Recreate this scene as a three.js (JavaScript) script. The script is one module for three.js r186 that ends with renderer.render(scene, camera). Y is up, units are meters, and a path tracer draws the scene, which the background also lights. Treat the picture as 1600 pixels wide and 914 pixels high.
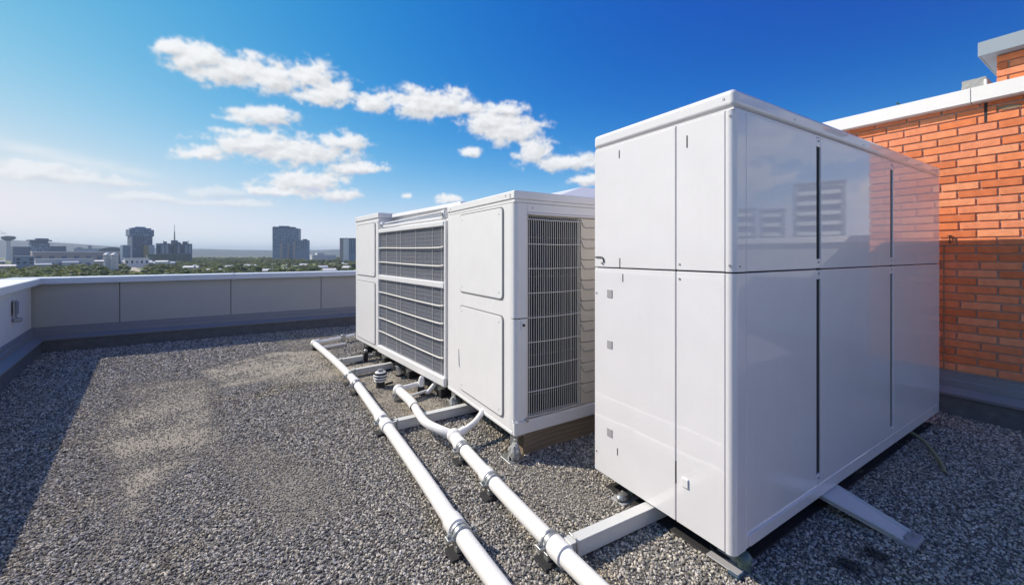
import * as THREE from 'three';
import { RoundedBoxGeometry } from 'three/addons/geometries/RoundedBoxGeometry.js';
import { ConvexGeometry } from 'three/addons/geometries/ConvexGeometry.js';
import { ImprovedNoise } from 'three/addons/math/ImprovedNoise.js';
import { mergeGeometries } from 'three/addons/utils/BufferGeometryUtils.js';

// ------------------------------------------------------------------ camera, sky, sun, exposure
// World: +x runs along the long side of the cabinets, -z runs along the pipes, y is up, the roof gravel lies at y = 0.
const scene = new THREE.Scene();
const camera = new THREE.PerspectiveCamera(72.0, 1600 / 914, 0.05, 20000);
camera.position.set(0, 1.6, 0);
camera.rotation.y = -Math.atan2(390, 629);
camera.setViewOffset(1600, 914, 0, 61, 1600, 914);
scene.add(camera);

const EXPOSURE = 1.1;
const SUN = new THREE.Vector3(-1, 1.25, -1.05).normalize();
const noise = new ImprovedNoise();
const n3 = (x, y, z) => noise.noise(x, y, z);
const fbm = (x, y, z, o = 5, g = 0.5) => { let a = 1, f = 1, s = 0, t = 0; for (let i = 0; i < o; i++) { s += a * n3(x * f + i * 17.3, y * f - i * 9.1, z * f + i * 3.7); t += a; a *= g; f *= 2.03; } return s / t; };
const clamp = (v, a = 0, b = 1) => Math.min(b, Math.max(a, v));
const smooth = (a, b, v) => { const t = clamp((v - a) / (b - a)); return t * t * (3 - 2 * t); };
let seed = 7;
const rnd = () => { seed |= 0; seed = seed + 0x6D2B79F5 | 0; let t = Math.imul(seed ^ seed >>> 15, 1 | seed); t = t + Math.imul(t ^ t >>> 7, 61 | t) ^ t; return ((t ^ t >>> 14) >>> 0) / 4294967296; };
const rr = (a, b) => a + (b - a) * rnd();

function makeSky() {
  const W = 2048, Hh = 1024, data = new Float32Array(W * Hh * 4);
  const fit = [[-8.678, 17.148, -7.857, 3.394, 2.392, -6.808], [-3.35, 6.212, -2.838, 1.608, 0.706, -2.696], [-1.052, 2.142, -1.257, 0.708, -0.09, -0.877]];
  // cumulus puffs: azimuth, elevation, half width, half height (degrees), lean, opacity
  const puffs = [[-8.6, 21.1, 1.32, .85, .29], [-6.1, 20.9, 2.55, 1.25, .26], [-2.9, 20.4, 3.39, 1.45, .22], [1.3, 20.4, 3.38, 1.66, .19], [4.8, 21.2, 3.04, 1.55, .17], [7.2, 19.6, 3.16, 1.47, .14], [12.5, 19.3, 2.11, 1.3, .11], [18.8, 19.7, 4.15, 1.81, .07], [22.8, 20.2, 2.84, 1.58, .05], [25.3, 19.8, 1.8, 1.12, .04], [28.6, 17.9, 3.27, 1.65, .02], [31.8, 16.9, 4.18, 2, 0], [35, 14.1, 2.27, 1.71, -.01], [30.7, 19.6, 2.73, .81, .01], [39.9, 12.5, 4.9, 1.29, -.03], [42.6, 10.1, 2.64, .78, -.03], [25.9, 14, 1.17, .77, .02], [.3, 16.2, 3.31, 1.07, .16], [-5.7, 11.1, 2.3, .84, .14], [-.7, 12.8, 4.28, 1.46, .14], [4.1, 12.4, 5.57, 1.69, .11], [9, 14.1, 2.71, 1.18, .1], [10.5, 11.1, 3.64, .74, .07], [4.7, 8.9, 4.33, 1.27, .08], [7.8, 7.5, 2.89, .9, .06], [1.7, 7.5, 3.41, .62, .07], [-4.4, 6.9, 2.97, .58, .09, .5], [22.8, 7.5, 1.78, .62, .02], [17.1, 7.9, .85, .35, .04],
    [-17.8, 7.4, 3.6, .9, .05, .75], [-14.4, 7.2, 3.2, .75, .03, .7], [-10.4, 5.9, 2.4, .5, .03, .6], [-2, 5.9, 3, .5, .03, .6], [-6.4, 5.6, 2.2, .4, .03, .5]].map(([a, e, w, h, l, o = 1]) => [a, e, w * 1.08, h * 1.14, l, o]);
  const keep = seed; seed = 91;
  for (let i = 0; i < 62; i++) {                       // the same kind of clouds out of view, made more numerous to lift the fill
    const az = rr(98, 318), el = 5 + 38 * rnd() ** 1.5, w = rr(2.5, 6.5) * (1 + el / 60);
    const k = 2 + Math.floor(rnd() * 4);
    for (let j = 0; j < k; j++) puffs.push([az + (j - k / 2) * w * rr(.8, 1.2), el + rr(-1, 1), w * rr(.6, 1.2), w * rr(.25, .45), rr(-.1, .15), rr(.6, 1)]);
  }
  seed = keep;
  const field = (az, el) => {
    let best = -9, op = 0;
    for (const p of puffs) {
      let da = az - p[0]; if (da > 180) da -= 360; if (da < -180) da += 360;
      if (Math.abs(da) > p[2] * 2.3) continue;
      let de = el - p[1] - p[4] * da; if (Math.abs(de) > p[3] * 2.4) continue;
      if (de < 0) de *= 1.35;                          // flatter undersides
      const v = 1 - Math.sqrt((da / p[2]) ** 2 + (de / p[3]) ** 2);
      if (v > best) { best = v; op = p[5]; }
    }
    return [best, op];
  };
  const d = new THREE.Vector3();
  for (let j = 0; j < Hh; j++) {
    const el = ((j + .5) / Hh - .5) * Math.PI, ce = Math.cos(el), se = Math.sin(el);
    for (let i = 0; i < W; i++) {
      const ph = ((i + .5) / W - .5) * 2 * Math.PI;
      d.set(ce * Math.cos(ph), se, ce * Math.sin(ph));
      const e = Math.max(0, el), x = Math.exp(-e / .25);
      let g = clamp(d.dot(SUN), -.25, .92);
      g += x * x * Math.max(0, .5 - g);
      let c = fit.map((w) => clamp(Math.exp(w[0] + w[1] * x + w[2] * x * x + w[3] * g + w[4] * g * g + w[5] * x * g), 0, .86));
      c[0] = Math.max(c[0], .006);
      const bright = 1 + .42 * Math.exp(-e / .055); c = c.map((q) => q * bright);   // the air whitens towards the horizon
      if (el > 0 && el < 1.0) {
        let az = Math.atan2(d.x, -d.z) * 180 / Math.PI; if (az < -60) az += 360;
        const eld = el * 180 / Math.PI;
        // high thin veil towards the sun side
        const cs = (az + 15.5) / 7, veil = Math.exp(-(((eld - 9 + (az + 15.5) * .13) / .55) ** 2)) * smooth(1.1, .3, Math.abs(cs));
        let a = .55 * veil * (0.7 + .6 * fbm(az * .25, eld * 2, 5, 3));
        let lum = .95;
        const qa = az + 1.1 * fbm(az * .5, eld * .8, 21, 4, .6), qe = eld + .55 * fbm(az * .6 + 9, eld * .9, 33, 4, .6);
        const [f0, op] = field(qa, qe);
        if (f0 > -1.2) {
          const big = fbm(az * .42, eld * .75, 2.2, 2), wx = fbm(az * .9, eld * 1.3, 1.5, 3);
          const bil = (aa, ee) => { let s = 0, am = .5, fr = 1; for (let o = 0; o < 5; o++) { s += am * (1 - 2.2 * Math.abs(n3(aa * .55 * fr + wx, ee * .85 * fr, 3.3 + o * 7))); am *= .55; fr *= 2.05; } return s; };
          const b0 = bil(az, eld), v = f0 * .95 + .50 * b0 + .6 * big + .02;
          const fine = fbm(az * 3.2, eld * 4.6, 8.8, 4, .62);
          const al = smooth(-.02, .62, v + .4 * fine);
          const up = bil(az - .35, eld + .4);            // towards the sun
          const [f1] = field(qa - .3, qe + .55);
          const lit = clamp(.62 + .55 * (b0 - up) + .9 * (f0 - f1), 0, 1);
          lum = .64 + .33 * lit;
          a = Math.max(a, al * op * .97 * smooth(2.5, 8, eld + 2));
        }
        const w = [lum * .985, lum * .995, lum * 1.01];
        c = c.map((q, k) => q * (1 - a) + a * Math.max(w[k], q * .9));
      }
      const o = (j * W + i) * 4, K = 1 / EXPOSURE; data[o] = c[0] * K; data[o + 1] = c[1] * K; data[o + 2] = c[2] * K; data[o + 3] = 1;
    }
  }
  const t = new THREE.DataTexture(data, W, Hh, THREE.RGBAFormat, THREE.FloatType);
  t.mapping = THREE.EquirectangularReflectionMapping; t.magFilter = t.minFilter = THREE.LinearFilter; t.colorSpace = THREE.LinearSRGBColorSpace; t.needsUpdate = true;
  return t;
}
const skyTex = makeSky();
scene.background = skyTex;
scene.environment = skyTex;
scene.fog = new THREE.FogExp2(0xcfe0f5, 0.00011);

const sun = new THREE.DirectionalLight(0xfff3e2, 5);
sun.position.copy(SUN).multiplyScalar(40); sun.castShadow = true;
sun.shadow.camera.left = sun.shadow.camera.bottom = -16; sun.shadow.camera.right = sun.shadow.camera.top = 16; sun.shadow.camera.far = 100;
sun.shadow.mapSize.set(4096, 4096);
scene.add(sun); scene.add(sun.target);

const renderer = new THREE.WebGLRenderer({ antialias: true });
renderer.setSize(1024, 584);
renderer.toneMapping = THREE.LinearToneMapping;
renderer.toneMappingExposure = EXPOSURE;
renderer.shadowMap.enabled = true;

// ------------------------------------------------------------------ helpers
const V = (x, y, z) => new THREE.Vector3(x, y, z);
const lin = (r, g, b) => new THREE.Color().setRGB(r, g, b);
function planarUV(g) {                                   // uv in metres from the face's main direction
  const p = g.attributes.position, n = g.attributes.normal, uv = new Float32Array(p.count * 2);
  for (let i = 0; i < p.count; i++) {
    const ax = Math.abs(n.getX(i)), ay = Math.abs(n.getY(i)), az = Math.abs(n.getZ(i));
    let u, v;
    if (ay >= ax && ay >= az) { u = p.getX(i); v = p.getZ(i); } else if (ax >= az) { u = p.getZ(i); v = p.getY(i); } else { u = p.getX(i); v = p.getY(i); }
    uv[2 * i] = u; uv[2 * i + 1] = v;
  }
  g.setAttribute('uv', new THREE.BufferAttribute(uv, 2));
  return g;
}
function prep(g) {
  g = g.index ? g.toNonIndexed() : g;
  for (const k of Object.keys(g.attributes)) if (!['position', 'normal', 'uv'].includes(k)) g.deleteAttribute(k);
  if (!g.attributes.normal) g.computeVertexNormals();
  g.morphAttributes = {}; g.clearGroups?.();
  return planarUV(g);
}
function mesh(name, geos, mat, parent = scene) {
  const list = (Array.isArray(geos) ? geos : [geos]).map(prep);
  const m = new THREE.Mesh(list.length > 1 ? mergeGeometries(list) : list[0], mat);
  m.name = parent === scene ? numbered(name) : name; m.castShadow = m.receiveShadow = true;
  parent.add(m);
  return m;
}
const taken = {};
function numbered(name) { const k = taken[name] = (taken[name] ?? -1) + 1; return k ? name + '_' + String(k).padStart(3, '0') : name; }
function thing(name, label, category, [x, y, z] = [0, 0, 0], turn = 0, group) {
  const o = new THREE.Group(); o.name = numbered(name); o.position.set(x, y, z); o.rotation.y = turn; scene.add(o);
  return tag(o, label, category, group);
}
function tag(o, label, category, group) { o.userData.label = label; o.userData.category = category; if (group) o.userData.group = group; return o; }
const structure = (o) => { o.userData.kind = 'structure'; return o; };
const stuff = (o, label) => { o.userData.kind = 'stuff'; return o; };
const sub = (parent, name, x = 0, y = 0, z = 0, turn = 0) => { const g = new THREE.Group(); g.name = name; g.position.set(x, y, z); g.rotation.y = turn; parent.add(g); return g; };

// box between b0..b1 (x), h0..h1 (y), a0..a1 (along -z), with a chamfer
function bx(b0, b1, h0, h1, a0, a1, c = 0.002) {
  const w = b1 - b0, h = h1 - h0, d = a1 - a0;
  c = Math.min(c, w / 3, h / 3, d / 3);
  if (c <= 0) return new THREE.BoxGeometry(w, h, d).translate((b0 + b1) / 2, (h0 + h1) / 2, -(a0 + a1) / 2);
  const P = [], X = w / 2, Y = h / 2, Z = d / 2;
  for (const sx of [-1, 1]) for (const sy of [-1, 1]) for (const sz of [-1, 1]) P.push(V(sx * X, sy * (Y - c), sz * (Z - c)), V(sx * (X - c), sy * Y, sz * (Z - c)), V(sx * (X - c), sy * (Y - c), sz * Z));
  return new ConvexGeometry(P).translate((b0 + b1) / 2, (h0 + h1) / 2, -(a0 + a1) / 2);
}
function rb(b0, b1, h0, h1, a0, a1, r = .012, s = 3) {
  const w = b1 - b0, h = h1 - h0, d = a1 - a0;
  return new RoundedBoxGeometry(w, h, d, s, Math.min(r, w / 2.01, h / 2.01, d / 2.01)).translate((b0 + b1) / 2, (h0 + h1) / 2, -(a0 + a1) / 2);
}
const cyl = (r0, r1, h, seg = 16) => new THREE.CylinderGeometry(r0, r1, h, seg);
function tube(pts, r, seg = 40, rad = 12, closed = false) { return new THREE.TubeGeometry(new THREE.CatmullRomCurve3(pts.map((p) => V(...p)), closed, 'catmullrom', .5), seg, r, rad, closed); }
function bar(p, q, r, rad = 8) {                         // straight rod
  const a = V(...p), b = V(...q), L = a.distanceTo(b);
  const g = new THREE.CylinderGeometry(r, r, L, rad); g.translate(0, L / 2, 0);
  g.applyQuaternion(new THREE.Quaternion().setFromUnitVectors(V(0, 1, 0), b.clone().sub(a).normalize())); g.translate(a.x, a.y, a.z);
  return g;
}
// a rounded-rectangle plate, outline in (u, h), thickness t along its local normal; facing -x or +z (towards the camera side)
function plate(u0, u1, h0, h1, r, t, face) {
  const s = new THREE.Shape();
  s.moveTo(u0 + r, h0); s.lineTo(u1 - r, h0); s.quadraticCurveTo(u1, h0, u1, h0 + r); s.lineTo(u1, h1 - r); s.quadraticCurveTo(u1, h1, u1 - r, h1);
  s.lineTo(u0 + r, h1); s.quadraticCurveTo(u0, h1, u0, h1 - r); s.lineTo(u0, h0 + r); s.quadraticCurveTo(u0, h0, u0 + r, h0);
  const g = new THREE.ExtrudeGeometry(s, { depth: t, bevelEnabled: true, bevelSize: .003, bevelThickness: .002, bevelSegments: 2, curveSegments: 6 });
  if (face === 'left') { g.rotateY(-Math.PI / 2); g.scale(1, 1, 1); g.applyMatrix4(new THREE.Matrix4().set(1, 0, 0, 0, 0, 1, 0, 0, 0, 0, -1, 0, 0, 0, 0, 1)); flip(g); }
  return g;
}
function flip(g) { const p = g.attributes.position, n = g.attributes.normal; const q = g.index; if (!q) for (let i = 0; i < p.count; i += 3) for (const a of [p, n]) { const t = [a.getX(i), a.getY(i), a.getZ(i)]; a.setXYZ(i, a.getX(i + 1), a.getY(i + 1), a.getZ(i + 1)); a.setXYZ(i + 1, ...t); } return g; }

// ------------------------------------------------------------------ materials
function dtex(W, H, fn, srgb = true, rx = 1, ry = rx) {
  const d = new Uint8Array(W * H * 4);
  for (let j = 0; j < H; j++) for (let i = 0; i < W; i++) { const c = fn(i / W, j / H, i, j), o = (j * W + i) * 4; for (let k = 0; k < 3; k++) { const v = clamp(c[k] ?? c[0]); d[o + k] = 255 * (srgb ? (v < .0031308 ? v * 12.92 : 1.055 * v ** (1 / 2.4) - .055) : v); } d[o + 3] = 255; }
  const t = new THREE.DataTexture(d, W, H, THREE.RGBAFormat); t.wrapS = t.wrapT = THREE.RepeatWrapping; t.magFilter = THREE.LinearFilter; t.minFilter = THREE.LinearMipmapLinearFilter; t.generateMipmaps = true;
  t.repeat.set(rx, ry); if (srgb) t.colorSpace = THREE.SRGBColorSpace; t.needsUpdate = true; return t;
}
const TAU = Math.PI * 2;
const tile = (u, v, s, z, o = 4) => fbm(Math.cos(u * TAU) * s + 3, Math.sin(u * TAU) * s + Math.cos(v * TAU) * s, Math.sin(v * TAU) * s + z, o);
// faint dirt on painted sheet metal: speckle and rain streaks, about 2 m per repeat
const dirt = dtex(512, 512, (u, v) => { const a = tile(u, v, 1.2, 1, 4), st = fbm(u * 42, v * 1.5, 4, 3), sp = n3(u * 190, v * 190, 3); const q = .965 + .05 * a + .03 * Math.min(0, st) - (sp > .62 ? .08 : 0); return [q, q * .998, q * .99]; }, true, .5);
const orange = dtex(256, 256, (u, v) => { const q = .5 + .35 * n3(u * 60, v * 60, 1) + .15 * n3(u * 120, v * 120, 6); return [q]; }, false, 6);
const waves = dtex(256, 256, (u, v) => [.5 + .5 * tile(u, v, .55, 2, 2)], false, .45);
const std = (o) => new THREE.MeshStandardMaterial({ roughness: .6, metalness: 0, ...o });
const M = {
  gloss: new THREE.MeshPhysicalMaterial({ color: lin(.77, .765, .79), roughness: .3, clearcoat: 1, clearcoatRoughness: .03, map: dirt, bumpMap: waves, bumpScale: .0022 }),
  white: std({ color: lin(.78, .78, .785), roughness: .38, map: dirt }),
  cream: std({ color: lin(.68, .63, .54), roughness: .5, map: dirt }),
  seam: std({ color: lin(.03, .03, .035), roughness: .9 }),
  dark: std({ color: lin(.025, .028, .03), roughness: .7 }),
  gasketPale: std({ color: lin(.22, .22, .22), roughness: .8 }),
  slotShade: std({ color: lin(.07, .07, .08), roughness: .7 }),  // dark colour for the shade inside the grip channels
  grey: std({ color: lin(.34, .34, .35), roughness: .6 }),
  wire: std({ color: lin(.74, .72, .67), roughness: .45 }),
  fin: std({ color: lin(.02, .022, .024), roughness: .6 }),
  net: std({ color: lin(.36, .375, .41), roughness: .5, metalness: .15 }),
  finDark: std({ color: lin(.05, .055, .06), roughness: .6 }),
  zinc: std({ color: lin(.55, .57, .57), roughness: .42, metalness: .75, map: dtex(256, 256, (u, v) => { const q = .75 + .35 * tile(u, v, 2.5, 4); return [q, q, q * 1.0]; }, true, 6) }),
  rust: std({ color: lin(.28, .20, .13), roughness: .9 }),
  rubber: std({ color: lin(.022, .022, .024), roughness: .85 }),
  screw: std({ color: lin(.35, .35, .36), roughness: .35, metalness: .8 }),
  pipe: std({ color: lin(.82, .81, .79), roughness: .42, map: dirt }),
  strut: std({ color: lin(.62, .63, .62), roughness: .45, map: dirt }),
  hose: std({ color: lin(.24, .24, .13), roughness: .6 }),
  glassGreen: std({ color: lin(.11, .17, .15), roughness: .25 }),
  blue: std({ color: lin(.02, .05, .09), roughness: .6 }),
  bitumen: std({ color: lin(.16, .17, .18), roughness: .85, map: dtex(256, 256, (u, v) => { const q = .8 + .3 * tile(u, v, 2, 9) + .25 * n3(u * 120, v * 120, 2); return [q]; }, true, 1) }),
  flashing: std({ color: lin(.23, .25, .28), roughness: .5, map: dirt }),
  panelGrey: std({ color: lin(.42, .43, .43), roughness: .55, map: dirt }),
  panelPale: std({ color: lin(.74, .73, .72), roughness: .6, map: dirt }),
  coping: std({ color: lin(.62, .68, .76), roughness: .4, map: dirt }),
  capGrey: std({ color: lin(.30, .36, .42), roughness: .45, map: dirt }),
  copingWhite: std({ color: lin(.80, .80, .80), roughness: .42, map: dirt }),
  concrete: std({ color: lin(.42, .43, .42), roughness: .9, map: dtex(256, 256, (u, v) => { const q = .8 + .35 * tile(u, v, 2.2, 5) + .2 * n3(u * 90, v * 90, 2); return [q]; }, true, 1.5) }),
  mortar: std({ color: lin(.44, .38, .33), roughness: .95 }),
  wood: std({ color: lin(.85, .9, .95), roughness: .8, map: dtex(512, 128, (u, v) => { const w = v + .04 * Math.sin(u * TAU) + .05 * fbm(u * 3, v * 3, 2, 3), q = .5 + .5 * Math.sin(w * 60 + 4 * fbm(u * 2, v * 9, 4, 3)), f = fbm(u * 8, v * 160, 3, 3); const k = .22 + .07 * q + .08 * f; return [k * 1.08, k * .80, k * .52]; }, true, .8, 3) }),
};
const brickBump = dtex(256, 256, (u, v) => [.5 + .3 * tile(u, v, 3, 7, 4) + .25 * n3(u * 70, v * 70, 3)], false, 5);
const brickMap = dtex(512, 512, (u, v) => { const a = tile(u, v, 2.2, 3, 5), b = n3(u * 110, v * 150, 6), c = tile(u, v, 5, 12, 3); const q = .92 + .28 * a + .10 * b; return [q, q * (1 + .12 * c), q * (1 + .2 * c)]; }, true, 1.3);
const brickMats = [[.86, .28, .115], [.80, .24, .09], [.88, .32, .15], [.72, .21, .08], [.84, .30, .15], [.90, .36, .18], [.78, .27, .12]].map(([r, g, b]) => std({ color: lin(r, g, b), roughness: .85, map: brickMap, bumpMap: brickBump, bumpScale: .004 }));

// ------------------------------------------------------------------ roof deck and gravel
const leftB = (a) => -3.18 + (9.66 - a) * .181;          // inner foot of the left parapet (it runs askew)
const sandPolys = [[[-1.4, 6.673], [-.561, 6.452], [-.362, 5.078], [-.38, 4.131], [-.593, 3.81], [-.552, 3.348], [-.703, 2.934], [-.771, 2.875], [-.815, 3.234], [-.915, 3.821], [-1.07, 4.318], [-1.226, 4.788], [-1.338, 5.682]],
  [[-.813, 6.94], [.088, 7.635], [1.004, 7.325], [1, 5.185], [.467, 5.515], [-.067, 5.846], [-.445, 5.809]],
  [[.746, 6.758], [1.332, 6.2], [1.7, 5], [1.6, 3.73], [1.185, 3.751], [1.017, 4.031], [.867, 5.267]],
  [[-.37, 4.257], [.313, 3.701], [.505, 2.618], [.03, 2.59], [-.187, 3.369]],
  [[1.537, 2.5], [2.0, 2.2], [1.818, 1.804], [1.553, 2.042]],
  [[.2, 8.6], [1.2, 8.6], [1.2, 7.4], [.3, 7.5]]];
const sandDepth = [.85, .95, 1, .45, .4, .5];
function polyDist(P, x, y) { let dd = 1e9, ins = false; for (let i = 0, j = P.length - 1; i < P.length; j = i++) { const [xi, yi] = P[i], [xj, yj] = P[j]; const ex = xj - xi, ey = yj - yi, t = clamp(((x - xi) * ex + (y - yi) * ey) / (ex * ex + ey * ey)), px = x - xi - ex * t, py = y - yi - ey * t; dd = Math.min(dd, px * px + py * py); if ((yi > y) !== (yj > y) && x < ex * (y - yi) / ey + xi) ins = !ins; } return (ins ? 1 : -1) * Math.sqrt(dd); }
function sandAt(b, a) {                                   // 0 = loose stones, 1 = bare fines
  const w = .22 * fbm(b * 1.6, a * 1.6, 2, 4), str = fbm(b * 1.3 + a * .5, a * 2.4 - b * .8, 6, 4);
  let s = 0;
  sandPolys.forEach((P, k) => { const d = polyDist(P, b, a) + w; if (d > -.12) s = Math.max(s, sandDepth[k] * smooth(-.12, .16, d)); });
  s *= clamp(.9 + 1.0 * str, .3, 1.05);
  return clamp(Math.max(s, .35 * smooth(.12, .45, str) * (b < 1.9 ? 1 : .5)));
}
const SAND_N = 560, sandGrid = new Float32Array(SAND_N * SAND_N);   // b -4..10, a -3.5..10.5
for (let j = 0; j < SAND_N; j++) for (let i = 0; i < SAND_N; i++) sandGrid[j * SAND_N + i] = sandAt(-4 + 14 * i / SAND_N, -3.5 + 14 * j / SAND_N);
const sandFast = (b, a) => { const u = clamp((b + 4) / 14 * SAND_N, 0, SAND_N - 1.01), v = clamp((a + 3.5) / 14 * SAND_N, 0, SAND_N - 1.01), i = u | 0, j = v | 0, fu = u - i, fv = v - j, q = (x, y) => sandGrid[y * SAND_N + x]; return (q(i, j) * (1 - fu) + q(i + 1, j) * fu) * (1 - fv) + (q(i, j + 1) * (1 - fu) + q(i + 1, j + 1) * fu) * fv; };
{
  const N = 2048, h = (i, j) => { let t = Math.imul(i, 374761393) + Math.imul(j, 668265263); t = Math.imul(t ^ t >>> 13, 1274126177); return ((t ^ t >>> 16) >>> 0) / 4294967296; };
  const map = dtex(N, N, (u, v, i, j) => {
    const b = -4 + 14 * u, a = -3.5 + 14 * v, s = sandFast(b, a), g = h(i, j), g2 = h(i >> 1, j >> 1), c = .5 * n3(b * 1.1, a * 1.1, 4) + .5 * n3(b * 5, a * 5, 8);
    const st = .06 + .10 * g2 + .05 * g + .02 * c, sd = .235 + .09 * g + .06 * g2 + .07 * c;
    return [st * (1 - s) + s * sd * 1.06, st * .97 * (1 - s) + s * sd * .95, st * .95 * (1 - s) + s * sd * .78];
  });
  const bump = dtex(1024, 1024, (u, v, i, j) => [.3 * h(i, j) + .4 * h(i >> 1, j >> 1) + .3 * h(i >> 2, j >> 2)], false, 6);
  const mat = std({ color: 0xffffff, roughness: .95, map, bumpMap: bump, bumpScale: .006 });
  const g = new THREE.PlaneGeometry(14, 14, 1, 1); g.rotateX(-Math.PI / 2); g.translate(3, 0, -3.5);
  // u along +x, v along -z
  const m = new THREE.Mesh(g, mat); m.name = 'roof_surface'; m.receiveShadow = true; scene.add(m); structure(m);
  const s = new THREE.Shape([[leftB(9.9) - .35, 9.9], [9.4, 9.9], [9.4, -8], [leftB(-8) - .35, -8]].map(([x, y]) => new THREE.Vector2(x, y)));
  const deck = mesh('roof_deck', new THREE.ExtrudeGeometry(s, { depth: 23.9, bevelEnabled: false }).rotateX(-Math.PI / 2).translate(0, -23.93, 0), M.concrete); structure(deck);
  m.userData.label = 'grey stony roof surface with sandy patches'; deck.userData.label = 'concrete building body under the roof';
}
{ // loose stones
  const base = new THREE.IcosahedronGeometry(1, 0), p = base.attributes.position, mv = new Map();
  for (let i = 0; i < p.count; i++) { const k = [p.getX(i), p.getY(i), p.getZ(i)].map((q) => q.toFixed(3)).join(); if (!mv.has(k)) mv.set(k, rr(.72, 1.18)); const q = mv.get(k); p.setXYZ(i, p.getX(i) * q, p.getY(i) * q, p.getZ(i) * q); }
  base.computeVertexNormals();
  const spots = [], cam = 31.8 * Math.PI / 180, cc = Math.cos(cam), ss = Math.sin(cam);
  const tryAt = (b, a, dens, size) => {
    if (b < leftB(a) + .02 || b > 5.85 || a > 9.42) return;
    const Z = ss * b + cc * a, X = cc * b - ss * a;
    if (Z < .9 || Math.abs(X) > Z * 1.34 + .25) return;
    if (b > 2.2 && b < 5.2 && a > 1.3 && a < 2.0 && rnd() < .6) return;
    const s = sandFast(b, a);
    if (rnd() < s * .62) return;
    spots.push([b, a, size * rr(.6, 1.35) * (1 - .5 * s), s]);
  };
  const zones = [[0, 3.2, 9500, .0072], [3.2, 5.2, 6000, .0086], [5.2, 11, 2900, .0112]];
  for (const [z0, z1, dens, size] of zones) {
    const n = 14 * 14 * dens;
    for (let i = 0; i < n; i++) { const b = -4 + 14 * rnd(), a = -3.5 + 14 * rnd(), Z = ss * b + cc * a + .15 * n3(b * 3, a * 3, 1); if (Z >= z0 && Z < z1) tryAt(b, a, dens, size); }
  }
  const im = new THREE.InstancedMesh(base, std({ color: 0xffffff, roughness: .85 }), spots.length), o = new THREE.Object3D(), c = new THREE.Color();
  spots.forEach(([b, a, s, sd], i) => {
    o.position.set(b, s * rr(.2, .75), -a); o.rotation.set(rr(-.5, .5), rr(0, 6.3), rr(-.5, .5)); o.scale.set(s * rr(.85, 1.5), s * rr(.5, .85), s * rr(.75, 1.1)); o.updateMatrix(); im.setMatrixAt(i, o.matrix);
    const brown = smooth(.12, .4, fbm(b * 1.2, a * 1.2, 11, 3)) * .6, soil = Math.max(smooth(.10, .03, Math.hypot(b - 2.55, a - .84)), smooth(.09, .03, Math.hypot(b - 2.76, a - .80)));
    const q = (.10 + .50 * rnd() ** 1.6 + (rnd() < .05 ? .2 : 0)) * (1 - .85 * soil), w = rnd() + brown, dust = clamp(sd * .9);
    c.setRGB(q * (1.02 + .12 * w) * (1 - dust) + dust * .30, q * (.99 + .03 * w) * (1 - dust) + dust * .272, q * (.95 - .14 * w) * (1 - dust) + dust * .22); im.setColorAt(i, c);
  });
  im.name = 'gravel'; im.castShadow = im.receiveShadow = true; scene.add(im); stuff(im); tag(im, 'loose grey gravel spread over the flat roof', 'gravel');
  console.log('stones', spots.length);
}

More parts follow.
